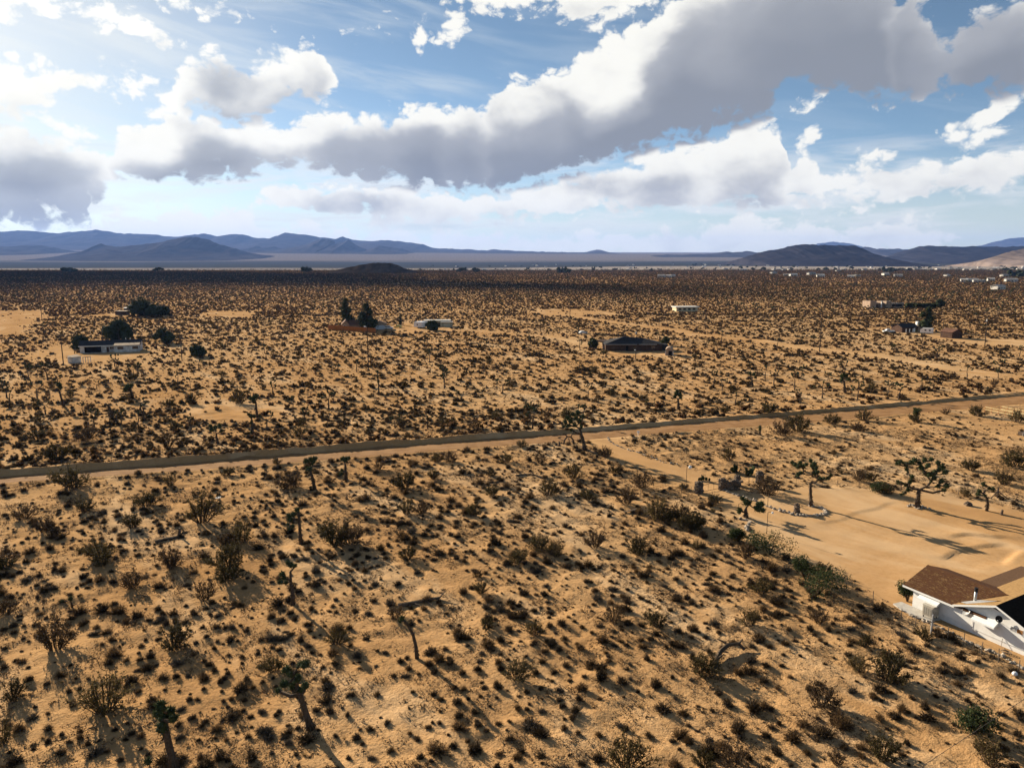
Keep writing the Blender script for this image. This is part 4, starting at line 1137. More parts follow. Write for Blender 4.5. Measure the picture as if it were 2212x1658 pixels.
# ---- small shrubs: the 300 that show largest stand as things, the rest is ground cover
bur_protos = [burro_shape(500 + k, 230, 0.55 + 0.07 * (k % 4)).mesh('burrobush_twigs', M[('burro', 'burro', 'burro_straw', 'burro', 'burro_grey', 'burro', 'burro_straw', 'burro')[k]]) for k in range(8)]
straw_me = []
for k in range(3):
    r = random.Random(40 + k); mb = MB()
    for _ in range(46):
        v = rvec(r, 0.25); e = v * r.uniform(0.3, 0.6); e[2] *= 1.1
        s = np.cross(e, rvec(r)); s = s / (np.linalg.norm(s) + 1e-9) * 0.018
        mb.add([e * 0.05 - s, e * 0.05 + s, e], [(0, 1, 2)])
    straw_me.append(mb.mesh('straw_tuft', M['straw']))
def in_view(x, y, z=0.0, pad=80):
    c, s = math.cos(PITCH), math.sin(PITCH)
    dz = z - CAM_H
    dep = y * c - dz * s
    up = y * s + dz * c
    px, py = CX + FPX * x / dep, CY - FPX * up / dep
    return (dep > 1) & (px > -pad) & (px < 2212 + pad) & (py < 1658 + pad), px, py
def poisson(xmin, xmax, ymin, ymax, cell):
    gx_ = np.arange(xmin, xmax, cell); gy_ = np.arange(ymin, ymax, cell)
    a, b = np.meshgrid(gx_, gy_)
    a = a + rng.uniform(0, cell * 0.95, a.shape); b = b + rng.uniform(0, cell * 0.95, b.shape)
    return a.ravel(), b.ravel()
x, y = poisson(-110, 130, 36, 172, 1.35)
v, px, py = in_view(x, y, 0, 800)
dens = 0.55 * fbm(x / 11, y / 11, 3, 61) + 0.45 * fbm(x / 3.5, y / 3.5, 2, 63)
k = v & free(x, y) & (rng.random(x.shape) < np.clip(0.15 + 3.0 * (dens - 0.30), 0.12, 1.0))
f, n = road_t(x, y)
k &= ~((f > 0.5) & (f < 3.0) & (rng.random(x.shape) < 0.5))
k &= ~((px > 1500) & (py < 1075) & (f < 0) & (rng.random(x.shape) < 0.35))
x, y, px, py = x[k], y[k], px[k], py[k]
sz = np.clip(np.exp(rng.normal(-0.12, 0.52, x.shape)), 0.32, 2.4) * np.where((px > 1450) & (py < 1080), 0.78, 1.0)
cr = np.array([(c[0], c[1], c[2]) for c in CREO_AT])
dmin = np.min(np.hypot(x[:, None] - cr[:, 0], y[:, None] - cr[:, 1]) / cr[:, 2], axis=1)
k = dmin > 0.42
x, y, px, py, sz = x[k], y[k], px[k], py[k], sz[k]
zz = terrain(x, y)
vis = (px > 5) & (px < 2207) & (py < 1650)
app = np.where(vis, sz / np.sqrt(x ** 2 + y ** 2 + CAM_H ** 2), 0)
order = np.argsort(-app)
for i in order[:300]:
    kind_ = int(rng.integers(8))
    o = link('burrobush', bur_protos[kind_])
    s = float(sz[i])
    o.location = (float(x[i]), float(y[i]), float(zz[i]) - 0.03)
    o.scale = (s, s * random.uniform(0.8, 1.1), s * random.uniform(0.85, 1.25))
    o.rotation_euler = (0, 0, random.uniform(0, 6.28))
    rg = min((math.hypot(x[i] - m_[0], y[i] - m_[1]), m_[2]) for m_ in MARKS)[1]
    tag(o, '%s %s domed burrobush on the sand round %s' % ('broad' if s > 1.6 else 'small', ('dark', 'dark', 'straw coloured', 'dark', 'greyish', 'dark', 'straw coloured', 'dark')[kind_], rg), 'shrub', 'burrobushes round ' + rg)
rest = order[300:]
scatter('burrobush_cover', np.stack([x[rest], y[rest], zz[rest] - 0.03], 1), sz[rest], rng.integers(0, 8, len(rest)), [hidden_proto('burrobush_shape', m) for m in bur_protos], 'small brown burrobush clumps scattered over the sand', 'shrubs')

# dry tufts and twig litter on the near ground
lit_me = []
for k_ in range(5):
    r = random.Random(70 + k_); mb = MB()
    for _ in range(16):
        c = np.array([r.gauss(0, 0.28), r.gauss(0, 0.28), r.uniform(0.0, 0.10)])
        d = rvec(r, -0.1); d[2] *= 0.7
        leaf(mb, c, d, r.uniform(0.15, 0.42), r.uniform(0.05, 0.11), r)
    lit_me.append(mb.mesh('twig_litter', M['litter']))
x, y = poisson(-90, 100, 38, 150, 0.50)
v, px, py = in_view(x, y, 0, 700)
dens = fbm(x / 3.2, y / 3.2, 4, 71)
k = v & free(x, y) & (rng.random(x.shape) < np.clip(3.4 * (dens - 0.42), 0.05, 0.8))
x, y = x[k], y[k]
scatter('twig_litter', np.stack([x, y, terrain(x, y)], 1), rng.uniform(0.3, 1.0, len(x)), rng.integers(0, 5, len(x)), [hidden_proto('litter_shape', m) for m in lit_me], 'dead twigs and stems littering the sand', 'litter')
x, y = poisson(-110, 130, 38, 190, 3.4)
v, px, py = in_view(x, y, 0, 700)
k = v & free(x, y) & (rng.random(x.shape) < 0.55)
x, y = x[k], y[k]
scatter('straw_tufts', np.stack([x, y, terrain(x, y)], 1), rng.uniform(0.35, 0.9, len(x)), rng.integers(0, 3, len(x)), [hidden_proto('straw_shape', m) for m in straw_me], 'straw coloured dry grass tufts', 'grass')

# ---- the plain beyond: pieces of scrub laid side by side, thinned round roads and houses
def single_lumps():
    out = []
    for k in range(8):
        mb = MB(); r = random.Random(900 + k)
        lump(mb, 0, 0, 1.0, r, 0, r.uniform(0.42, 0.62))
        out.append(mb.mesh('scrub_lump', M['burro_far'] if k % 3 else M['creosote_far']))
    return out
def tiny_joshua(mb, x, y, h, r, mi_bark, mi_leaf):
    tb, cb = MB(), MB()
    top = np.array([x + r.uniform(-0.3, 0.3), y, h * 0.55])
    mb.tube([(x, y, -0.1), top], [0.2, 0.15], 4, mi_bark)
    for _ in range(r.randint(3, 7)):
        c = top + np.array([r.gauss(0, 0.22) * h, r.gauss(0, 0.22) * h, r.uniform(0.05, 0.42) * h])
        mb.tube([top, c], [0.12, 0.09], 3, mi_bark, cap=False)
        mb.blob(c, r.uniform(0.30, 0.5), 0, 0.4, mi_leaf, r)
        for _ in range(6):
            leaf(mb, c, rvec(r), 0.75, 0.2, r, mi_leaf)
def patch(seed, size, spacing, smin, smax, njosh, jh, big, skip=0.16):
    r = random.Random(seed); mb = MB()
    n = int(size / spacing); spacing = size / n
    for i in range(n):
        for j in range(n):
            if r.random() < skip:
                continue
            u, w_ = (i + r.random()) * spacing - size / 2, (j + r.random()) * spacing - size / 2
            s = smin * (smax / smin) ** (r.random() ** 1.9)
            lump(mb, u, w_, s, r, 1 if s > big else (4 if r.random() < 0.16 else 0), r.uniform(0.34, 0.58))
    for _ in range(njosh):
        tiny_joshua(mb, r.uniform(-.5, .5) * size, r.uniform(-.5, .5) * size, r.uniform(*jh), r, 3, 2)
    return mb.mesh('scrub_patch', [M['burro_far'], M['creosote_far'], M['joshua_leaf'], M['joshua_bark'], M['straw_far']])
ZONES = [('scrub_beyond_road', 118, 470, 14.0, 1.75, 0.45, 2.7, 0, (3, 5), 1.5, 10), ('scrub_on_plain', 470, 1000, 40.0, 2.6, 0.9, 3.0, 5, (3, 5.5), 2.1, 8), ('scrub_far_out', 1000, 2650, 100.0, 4.7, 1.6, 4.2, 16, (4, 6.5), 2.7, 8)]
lumps = [hidden_proto('lump_shape', m) for m in single_lumps()]
edge_pts, edge_s = [], []
for zi, (nm, y0, y1, T, sp, smin, smax, nj, jh, big, nvar) in enumerate(ZONES):
    protos = [hidden_proto('patch_shape', patch(1000 + 50 * zi + k, T, sp, smin, smax, nj if k % 2 else nj // 2, jh, big, 0.40 - 0.36 * k / (nvar - 1))) for k in range(nvar)]
    P, R_ = [], []
    half = 0.80 * y1 + 60
    cx_ = np.arange(-half, half, T) + T / 2
    cy_ = np.arange(y0, y1, T) + T / 2
    A, B = np.meshgrid(cx_, cy_); A, B = A.ravel(), B.ravel()
    k = np.abs(A) < 0.80 * B + 20 + T
    A, B = A[k], B[k]
    off = np.linspace(-T / 2 - 0.5, T / 2 + 0.5, 7)
    ok = np.ones(A.shape, bool)
    for du in off:
        for dv in off:
            ok &= free(A + du, B + dv) & (road_t(A + du, B + dv)[0] > 3.5)
    P = np.stack([A[ok], B[ok], terrain(A[ok], B[ok])], 1)
    turn = rng.integers(0, 4, len(P)) * (math.pi / 2)
    pick = np.clip((fbm(P[:, 0] / 160, P[:, 1] / 160, 3, 77) * 1.5 - 0.25) * nvar + rng.uniform(-2.5, 2.5, len(P)) + (np.clip((P[:, 1] - 300) / 60, -2.5, 0) if zi == 0 else 0), 0, nvar - 1).astype(int)
    scatter(nm, P, np.full(len(P), 1.0), pick, protos, {0: 'low dark scrub covering the flat beyond the dirt road', 1: 'dense scrub and small joshua trees across the plain', 2: 'far scrub and joshua woodland near the edge of the plain'}[zi], 'scrub', rz=turn)
    for a, b in zip(A[~ok], B[~ok]):
        n = int(T / sp)
        g1, g2 = np.meshgrid(np.arange(n), np.arange(n))
        u = a - T / 2 + (g1 + rng.random(g1.shape)) * sp; w_ = b - T / 2 + (g2 + rng.random(g1.shape)) * sp
        u, w_ = u.ravel(), w_.ravel()
        kk = free(u, w_) & (rng.random(u.shape) > (0.42 if zi == 0 else 0.2)) & (road_t(u, w_)[0] > 2.6 * rng.random(u.shape) + 0.6)
        edge_pts.append(np.stack([u[kk], w_[kk]], 1)); edge_s.append(smin * (smax / smin) ** (rng.random(kk.sum()) ** 1.6))
ep, es = np.concatenate(edge_pts), np.concatenate(edge_s)
scatter('roadside_scrub', np.column_stack([ep, terrain(ep[:, 0], ep[:, 1]) - 0.05]), es, rng.integers(0, 8, len(es)), lumps, 'low scrub along the dirt road, the tracks and the house lots', 'scrub')

# ---- joshua trees and bushes beyond the road, each its own
jm = []
for k_ in range(7):
    r = random.Random(3000 + k_); h = r.uniform(3.4, 5.2)
    tp = [(0, 0, -0.15), (r.uniform(-.15, .15), 0, h * 0.28), (r.uniform(-.3, .3), r.uniform(-.3, .3), h * 0.52)]
    hs = [((tp[-1][0] + r.gauss(0, 0.2) * h, tp[-1][1] + r.gauss(0, 0.2) * h, h * r.uniform(0.6, 1.0)), r.uniform(0.28, 0.42)) for _ in range(r.randint(3, 9))]
    a, b = joshua_shape(3100 + k_, h, hs, tp, 0.17, 0, 16, 5)
    jm.append((a.mesh('joshua_trunk', M['joshua_bark']), b.mesh('joshua_crown', M['joshua_leaf'])))
cand = []
while len(cand) < 265:
    yy = 150 + 620 * random.random() ** 1.5
    xx = random.uniform(-0.74, 0.74) * yy
    if bool(free(xx, yy)) and road_t(np.array([xx]), np.array([yy]))[0][0] > 3:
        cand.append((xx, yy))
LOTS = [(*gp(*q_), n_) for q_, n_ in (((238, 764), 'the long white ranch house'), ((260, 680), 'the flat roofed house'), ((785, 712), 'the tan gable house'), ((945, 706), 'the cream mobile home'), ((1365, 756), 'the dark brown house'), ((1485, 672), 'the low white house'), ((1915, 664), 'the adobe house'), ((1990, 722), 'the white travel trailer'), ((555, 880), 'the bare patch beyond the road'), ((1770, 800), 'the sandy track'), ((1100, 850), 'the middle of the scrub flat'), ((1500, 860), 'the road bend beyond the driveway'), ((120, 880), 'the curved dead joshua trunk'))]
def lot_of(a_, b_):
    return min((math.hypot(a_ - q_[0], b_ - q_[1]), q_[2]) for q_ in LOTS)[1]
for i, (xx, yy) in enumerate(sorted(cand, key=lambda q: q[1])):
    a, b = jm[i % 7]
    zone = 'in the scrub round ' + lot_of(xx, yy)
    o = link('joshua_tree', a)
    s = random.uniform(0.65, 1.15)
    o.location = (xx, yy, tz(xx, yy)); o.scale = (s, s, s * random.uniform(0.9, 1.15)); o.rotation_euler = (0, 0, random.uniform(0, 6.28))
    tag(o, 'small dark joshua tree %s' % zone, 'joshua tree', 'joshua trees ' + zone)
    link('crown', b, o)
n_far = 0
while n_far < 130:
    yy = 150 + 300 * random.random() ** 1.4
    xx = random.uniform(-0.74, 0.74) * yy
    if not bool(free(xx, yy)) or road_t(np.array([xx]), np.array([yy]))[0][0] < 3:
        continue
    zone = 'in the scrub round ' + lot_of(xx, yy)
    bush(xx, yy, random.uniform(2.0, 4.0), 'rounded dark creosote bush %s' % zone, 'creosote bushes ' + zone, n_far)
    n_far += 1
# ------------------------------------------------------------------ the white house
def house():
    o = thing('white_house', 'white walled house with brown shingle roof, two wall dishes and metal awnings', 'house', (HOUSE_O[0], HOUSE_O[1], 0.0), math.atan2(HU[1], HU[0]))
    # local axes: x along the long wall towards the camera, y into the house
    def part(name, mb, m, parent=o, label=None, smooth=False):
        p = mb.build(name, m, parent, smooth)
        if label:
            p['label'] = label
        return p
    w = MB()
    w.prism([(0, 0, -0.2), (11.9, 0, -0.2), (11.9, 0, 2.12), (8.1, 0, 3.66), (4.35, 0, 2.10), (0, 0, 2.06)], (0, 0.15, 0))
    wall = part('front_wall', w, M['white_paint'])
    g = MB(); g.box((9.33, -0.012, 1.86), (10.46, 0.05, 2.34)); wf = part('window', g, M['trim'], wall)
    g = MB(); g.prism([(0.002, 0.15, -0.2), (0.002, 7.3, -0.2), (0.002, 7.3, 2.14), (0.002, 3.8, 3.26), (0.002, 0.15, 2.10)], (0.15, 0, 0)); part('end_wall', g, M['white_paint'])
    g = MB(); g.prism([(11.9, 0.0, -0.2), (11.9, 15.8, -0.2), (11.9, 15.8, 2.1), (11.9, 0.0, 2.1)], (-0.15, 0, 0)); part('side_wall', g, M['white_paint'])
    g = MB(); g.box((0.15, 7.15, -0.2), (4.6, 7.3, 2.14)); g.box((4.45, 7.3, -0.2), (4.6, 15.8, 2.3)); g.box((4.6, 15.65, -0.2), (11.75, 15.8, 2.3)); part('rear_wall', g, M['white_paint'])
    # roof over the wing parallel to the long wall
    def zn(n): return 2.06 + (n + 0.3) * (3.38 - 2.06) / 4.1
    roof = MB()
    roof.prism([(-1.0, -0.3, zn(-0.3)), (7.3, -0.3, zn(-0.3)), (7.3, 3.8, zn(3.8)), (-1.0, 3.8, zn(3.8))], (0, 0, 0.09))
    roof.prism([(-1.0, 3.8, zn(3.8)), (7.0, 3.8, zn(3.8)), (4.3, 7.6, 2.13), (-1.0, 7.6, 2.13)], (0, 0, 0.09))
    rf = part('roof', roof, M['shingle'], label='brown shingled roof of the near wing')
    r = random.Random(5)
    sh = MB()
    rows = 30
    L = 4.1 / rows
    for j in range(rows):
        n0 = -0.3 + j * L
        s_end = 4.15 + (n0 + 0.3) / 4.1 * 2.75
        s = -1.02 - r.random() * 0.3
        while s < s_end:
            wd = r.uniform(0.22, 0.40)
            a, b = max(s, -1.02), min(s + wd - 0.012, s_end)
            lift = r.uniform(0.012, 0.034) + (0.012 if r.random() < 0.2 else 0)
            if b - a > 0.05:
                z0, z1 = zn(n0) + 0.09, zn(n0 + L * 1.15) + 0.094
                y0 = n0 - r.uniform(0, 0.02)
                sh.add([(a, y0, z0 + 0.001), (b, y0, z0 + 0.001), (a, y0, z0 + lift), (b, y0, z0 + lift), (a, n0 + L * 1.15, z1), (b, n0 + L * 1.15, z1)],
                       [(0, 1, 3, 2), (2, 3, 5, 4), (0, 2, 4), (1, 5, 3)], 0)
                if r.random() < 0.30:
                    m0, m1 = n0 + 0.004, n0 + L * r.uniform(0.25, 0.45)
                    za, zb = z0 + lift + 0.004, z0 + lift + (z1 - z0 - lift) * (m1 - n0) / (L * 1.15) + 0.004
                    sh.add([(a + 0.02, m0, za), (b - 0.02, m0, za), (b - 0.02, m1, zb), (a + 0.02, m1, zb)], [(0, 1, 2, 3)], 1)  # sunlit lower edge of the tab, painted as a lighter strip
            s += wd
    shm = link('shingles', sh.mesh('shingles', [M['shingle'], M['shingle_lit']]), rf)
    shm['kind'] = 'stuff'
    rc = MB()
    for i in range(26):
        s = -1.0 + i * 0.31
        rc.prism([(s, 3.62, zn(3.62) + 0.115), (s + 0.33, 3.62, zn(3.62) + 0.10), (s + 0.33, 3.8, zn(3.8) + 0.13), (s, 3.8, zn(3.8) + 0.145)], (0, 0, 0.012))
        rc.prism([(s, 3.8, zn(3.8) + 0.145), (s + 0.33, 3.8, zn(3.8) + 0.13), (s + 0.33, 3.98, zn(3.62) + 0.10), (s, 3.98, zn(3.62) + 0.115)], (0, 0, 0.012))
    rcm = link('ridge_caps', rc.mesh('ridge_caps', M['shingle']), rf); rcm['kind'] = 'stuff'
    # cross gable
    def zs(s): return 3.80 - abs(s - 8.1) * 0.417
    b = MB()
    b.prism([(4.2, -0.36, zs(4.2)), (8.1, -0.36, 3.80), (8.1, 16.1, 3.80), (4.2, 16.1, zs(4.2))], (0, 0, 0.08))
    part('roof', b, M['shingle_lit'], label='roof slope of the cross gable with its sunlit tan painted in')
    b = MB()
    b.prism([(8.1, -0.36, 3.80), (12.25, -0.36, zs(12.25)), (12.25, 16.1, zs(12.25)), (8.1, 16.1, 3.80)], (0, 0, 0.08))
    part('roof', b, M['shingle_shaded'], label='roof slope of the cross gable with its shade painted near-black')
    b = MB()
    b.prism([(4.6, 7.65, 2.22), (4.6, 16.0, 2.22), (2.3, 16.0, 1.98), (2.3, 7.65, 1.98)], (0, 0, 0.07))
    pr = part('patio_roof', b, M['rolled'], label='flat dark patio roof behind the near wing')
    for yy in (8.0, 11.5, 15.4):
        b = MB(); b.box((2.42, yy, -0.2), (2.54, yy + 0.12, 2.0)); part('post', b, M['trim'], pr)
    # fascia boards
    f = MB()
    f.box((-1.03, -0.335, 1.93), (4.33, -0.303, 2.125))
    f.prism([(-1.035, -0.33, 1.93), (-1.035, 3.8, 3.24), (-1.035, 3.8, 3.44), (-1.035, -0.33, 2.12)], (0.03, 0, 0))
    f.prism([(-1.035, 3.802, 3.24), (-1.035, 7.6, 2.0), (-1.035, 7.6, 2.2), (-1.035, 3.802, 3.44)], (0.03, 0, 0))
    for s0, s1 in ((4.20, 8.1), (8.1, 12.25)):
        a, c = zs(s0), zs(s1)
        f.prism([(s0, -0.40, a - 0.13), (s1, -0.40, c - 0.13), (s1, -0.40, c + 0.06), (s0, -0.40, a + 0.06)], (0, 0.035, 0))
    part('fascia', f, M['trim'])
    g = MB(); g.prism([(7.72, -0.006, 3.34), (8.66, -0.006, 3.20), (8.66, -0.006, 3.40), (8.1, -0.006, 3.60)], (0, 0.005, 0)); part('gable_vent', g, M['dark'])
    # window, half of it covered by an orange blind
    g = MB(); g.box((9.38, -0.018, 1.90), (9.87, -0.0125, 2.30)); part('pane', g, M['galv'], wf)
    g = MB(); g.box((9.93, -0.018, 1.90), (10.42, -0.0125, 2.30)); x = part('pane', g, M['orange_shade'], wf); x['label'] = 'pane with an orange blind behind it'
    # awnings
    def awning(s0, s1, z0, z1, d, lab):
        a = MB()
        a.prism([(s0, 0, z0), (s1, 0, z0), (s1, -d, z1), (s0, -d, z1)], (0, 0, 0.03))
        a.prism([(s0, -d, z1 + 0.03), (s1, -d, z1 + 0.03), (s1, -d - 0.02, z1 - 0.13), (s0, -d - 0.02, z1 - 0.13)], (0, -0.012, 0))
        for s in (s0, s1 - 0.012):
            a.prism([(s, -0.002, z0), (s, -d, z1), (s, -d, z1 - 0.12), (s, -0.002, z1 - 0.05)], (0.012, 0, 0))
        aw = part('awning', a, M['metal_white'], label=lab)
        g = MB()
        g.box((s0 + 0.25, -0.01, z1 - 0.30), (s1 - 0.25, 0.05, z1 + 0.12)); wn = part('window', g, M['glass'], aw)
    awning(0.85, 2.95, 1.92, 1.62, 0.75, 'small metal awning above the cooler')
    awning(6.25, 8.35, 2.20, 1.80, 0.80, 'longer metal awning between the two dishes')
    # dishes
    def dish(s, z, R, m, lab, face):
        d = MB(); k = 18
        fx = np.array(face, float); fx /= np.linalg.norm(fx)
        a = np.cross(fx, [0, 0, 1.0]); a /= np.linalg.norm(a); b2 = np.cross(a, fx)
        c = np.array([s, -0.38, z])
        vs = [c - fx * 0.10]
        for ring, dep in ((0.5, -0.07), (1.0, 0.02)):
            vs += [c + fx * dep + R * ring * (math.cos(t) * a + math.sin(t) * b2 * 1.1) for t in np.linspace(0, 2 * math.pi, k, False)]
        fs = [(0, 1 + (i + 1) % k, 1 + i) for i in range(k)] + [(1 + i, 1 + (i + 1) % k, 1 + k + (i + 1) % k, 1 + k + i) for i in range(k)]
        d.add(vs, fs)
        d.add([v - fx * 0.012 for v in vs], [t[::-1] for t in fs])
        p = part('satellite_dish', d, m, label=lab, smooth=True)
        t = MB(); t.tube([c - fx * 0.10, (s + 0.06, -0.20, z - 0.42), (s + 0.12, 0.0, z - 0.48)], [0.025] * 3, 6)
        t.tube([c - b2 * R, c + fx * 0.42 - b2 * R * 0.4], [0.014, 0.014], 5); t.blob(c + fx * 0.42 - b2 * R * 0.35, 0.06, 1, 0.0)
        part('mast', t, M['galv'], p)
    dish(5.56, 2.02, 0.36, M['galv'], 'pale dish left of the longer awning', (-0.35, -0.55, 0.75))
    dish(8.50, 2.68, 0.30, M['black_metal'], 'dark dish right of the longer awning', (0.25, -1.0, 0.25))
    # flue and its flashing
    c = MB(); c.tube([(5.55, 0.95, 2.35), (5.55, 0.95, 3.90)], [0.125, 0.125], 14); fl = part('flue_pipe', c, M['galv'], smooth=True)
    c = MB(); c.tube([(5.55, 0.95, 3.88), (5.55, 0.95, 4.28)], [0.165, 0.165], 14); part('cap', c, M['black_metal'], fl)
    c = MB(); c.prism([(4.75, 0.05, 2.62), (5.6, 1.5, 2.86), (7.4, 1.2, 3.62), (5.4, 0.1, 2.68)], (0, 0, 0.03)); part('flashing', c, M['galv'], fl)
    # pipe along the foot of the wall
    c = MB(); c.tube([(2.8, -0.05, 0.55), (5.2, -0.05, 0.52), (11.5, -0.05, 0.50)], [0.018] * 3, 5); c.tube([(6.0, -0.04, 0.5), (6.0, -0.04, 1.25)], [0.014] * 2, 5); c.tube([(6.35, -0.04, 0.2), (6.35, -0.04, 0.6)], [0.02] * 2, 5)
    part('pipe', c, M['trim'])
    return o
house()
def hl(s, n, z=0.0):
    p = HOUSE_O + HU * s + HN * n
    return (p[0], p[1], z)
HROT = math.atan2(HU[1], HU[0])
# evaporative cooler standing on its frame by the wall
ck = thing('evaporative_cooler', 'beige louvred evaporative cooler on a low stand against the white wall', 'cooler', hl(2.35, -0.72), HROT)
b = MB(); b.box((-0.52, -0.52, 0.34), (0.52, 0.52, 1.42)); b.box((-0.55, -0.55, 1.42), (0.55, 0.55, 1.49)); b.build('cabinet', M['cooler'], ck)
b = MB()
for i in range(4):
    x0 = -0.44 + i * 0.225
    b.box((x0, -0.545, 0.45), (x0 + 0.17, -0.525, 1.32))
    b.box((-0.545, x0, 0.45), (-0.525, x0 + 0.17, 1.32)); b.box((0.525, x0, 0.45), (0.545, x0 + 0.17, 1.32))
b.build('louvre_panel', M['cooler'], ck)
b = MB()
for i in range(4):
    x0 = -0.40 + i * 0.225
    b.box((x0 + 0.06, -0.549, 0.50), (x0 + 0.075, -0.546, 1.28)); b.box((x0 + 0.02, -0.549, 0.50), (x0 + 0.03, -0.546, 1.28))
b.build('louvre_gap', M['black_metal'], ck)
for sx in (-0.46, 0.40):
    for sy in (-0.46, 0.40):
        b = MB(); b.box((sx, sy, 0.0), (sx + 0.07, sy + 0.07, 0.34)); b.build('leg', M['black_metal'], ck)
# concrete path round the corner
b = MB()
b.prism([hl(-1.3, -1.25, -0.1), hl(-1.15, -0.05, -0.1), hl(1.3, -0.06, -0.1), hl(3.1, -0.06, -0.1), hl(2.75, -1.5, -0.1), hl(1.8, -1.8, -0.1), hl(0, -1.75, -0.1)], (0, 0, 0.20))
tag(b.build('concrete_path', M['concrete']), kind='structure')
# garden hose
b = MB(); pts = []
for i in range(40):
    a = i * 0.55
    pts.append(hl(9.6 + 0.38 * math.cos(a) + i * 0.006, -1.0 + 0.25 * math.sin(a), 0.06 + 0.004 * i))
pts += [hl(9.2, -0.6, 0.1), hl(8.9, -0.25, 0.08), hl(8.85, -0.06, 0.8)]
b.tube(pts, [0.02] * len(pts), 5)
tag(b.build('garden_hose', M['post_wood']), 'coiled garden hose on the sand by the white wall', 'hose')

# ------------------------------------------------------------------ stones, fences and yard furniture
st_me = []
for k in range(7):
    r = random.Random(60 + k); b = MB(); b.blob((0, 0, 0.25), (0.5, 0.42, 0.36), 1, 0.28, rnd=r); st_me.append(b.mesh('stone', M['stone']))
rk_me = []
for k in range(6):
    r = random.Random(80 + k); b = MB(); b.blob((0, 0, 0.3), (0.5, 0.45, 0.38), 1, 0.32, rnd=r); rk_me.append(b.mesh('rock', M['rock']))
def stone_row(label, pts, n, smin, smax, seed, group=None):
    r = random.Random(seed)
    P = gpl(pts)
    seg = np.hypot(*np.diff(P, axis=0).T); tot = seg.sum()
    o = thing('stone_border', label, 'stone border', (P[0][0], P[0][1], 0), 0, group)
    for i in range(n):
        d = tot * (i + r.uniform(-0.3, 0.3)) / n; d = min(max(d, 0), tot - 1e-3)
        k = 0
        while d > seg[k]:
            d -= seg[k]; k += 1
        q = P[k] + (P[k + 1] - P[k]) * d / seg[k] + np.array([r.gauss(0, 0.10), r.gauss(0, 0.10)])
        c = link('stone', st_me[r.randrange(7)], o)
        s = r.uniform(smin, smax)
        c.location = (q[0] - P[0][0], q[1] - P[0][1], tz(*q) - 0.05); c.scale = (s, s, s * r.uniform(0.7, 1.2)); c.rotation_euler = (0, 0, r.uniform(0, 6.28))
ZG = lambda p: zA(1640, 1120, 8.508, p)
ZR = lambda p: zA(1900, 1110, 7.373, p)
ZD = lambda p: zA(1350, 960, 4.022, p)
ZH = lambda p: zA(2180, 1360, 6.378, p)
stone_row('oval ring of white stones round the tall bare-trunked joshua tree', ZR([(0, 1000), (140, 1045), (270, 1080), (420, 1100), (560, 1108), (700, 1112), (810, 1090), (855, 1060), (845, 1025), (800, 985), (740, 958), (660, 940), (560, 935)]), 62, 0.30, 0.62, 1)
stone_row('line of pale stones along the yard side of the driveway inside the gate', ZG([(1000, 640), (1090, 660), (1160, 690), (1290, 722), (1380, 760), (1480, 785), (1600, 835), (1780, 890), (1950, 985), (2100, 1030), (2212, 1075)]), 40, 0.32, 0.65, 2)
stone_row('curved line of stones edging the far side of the driveway mouth', ZD([(545, 430), (560, 470), (640, 520), (760, 560), (860, 592), (980, 632), (1080, 682), (1250, 702)]), 40, 0.28, 0.5, 3)
stone_row('broken row of stones below the wire fence along the white house', ZH([(240, 900), (330, 935), (430, 960)]) + ZH([(640, 1060), (780, 1122), (910, 1200), (1130, 1300), (1300, 1380), (1450, 1440), (1620, 1500), (1800, 1600), (2041, 1740)]), 62, 0.22, 0.46, 4)
stone_row('ragged line of stones on the bank under the forked joshua tree', ZG([(1420, 1230), (1480, 1260), (1600, 1275), (1640, 1300), (1590, 1360), (1550, 1420), (1560, 1500)]), 24, 0.3, 0.55, 5)
stone_row('small ring of stones round the thickest joshua trunk', zA(2200, 960, 5.527, [(80, 1525), (140, 1500), (200, 1545), (250, 1560), (300, 1530), (350, 1550), (390, 1565)]), 22, 0.28, 0.5, 6)
stone_row('few stones round the foot of the leaning joshua tree', ZD([(240, 572), (280, 555), (340, 560), (400, 580), (450, 595)]), 14, 0.28, 0.5, 7)

def pier(label, base, w, h, seed, name='rock_pier', group=None, n=None):
    """A pier or heap of piled rocks; each rock is a part."""
    x, y, z = gp3(*base)
    r = random.Random(seed)
    o = thing(name, label, name.replace('_', ' '), (x, y, z), r.uniform(0, 3), group)
    lev = int(h / 0.27)
    for j in range(lev):
        m = max(3, int(5 * w / 0.9))
        for i in range(m):
            a = 6.283 * (i + 0.5 * (j % 2)) / m
            rad = w * 0.5 * (0.62 if j < lev - 1 else 0.4)
            c = link('rock', rk_me[r.randrange(6)], o)
            c.location = (rad * math.cos(a), rad * math.sin(a), j * 0.26 - 0.06)
            s = r.uniform(0.85, 1.2) * w * 0.55
            c.scale = (s, s, 0.5 * r.uniform(0.9, 1.2)); c.rotation_euler = (0, 0, r.uniform(0, 6.28))
    return o
pier('dark rock pier at the open end of the driveway gate', ZG([(560, 700)])[0], 1.25, 1.9, 1)
pier('rock pier carrying the hinges of the driveway gate', ZG([(1045, 640)])[0], 1.1, 2.1, 2)
pier('rock pier closing the far end of the dark rock wall', ZG([(1360, 560)])[0], 0.95, 1.9, 3)
pier('taller rock pier behind the big olive bush by the gate', ZG([(1820, 520)])[0], 1.2, 2.2, 4)
pier('lone stacked rock monument inside the oval ring of white stones', ZR([(330, 1040)])[0], 0.85, 1.6, 5)
pier('low dark heap of rocks left of the crooked little joshua tree', zA(2200, 960, 5.527, [(905, 1510)])[0], 0.95, 0.75, 6, 'rock_heap')
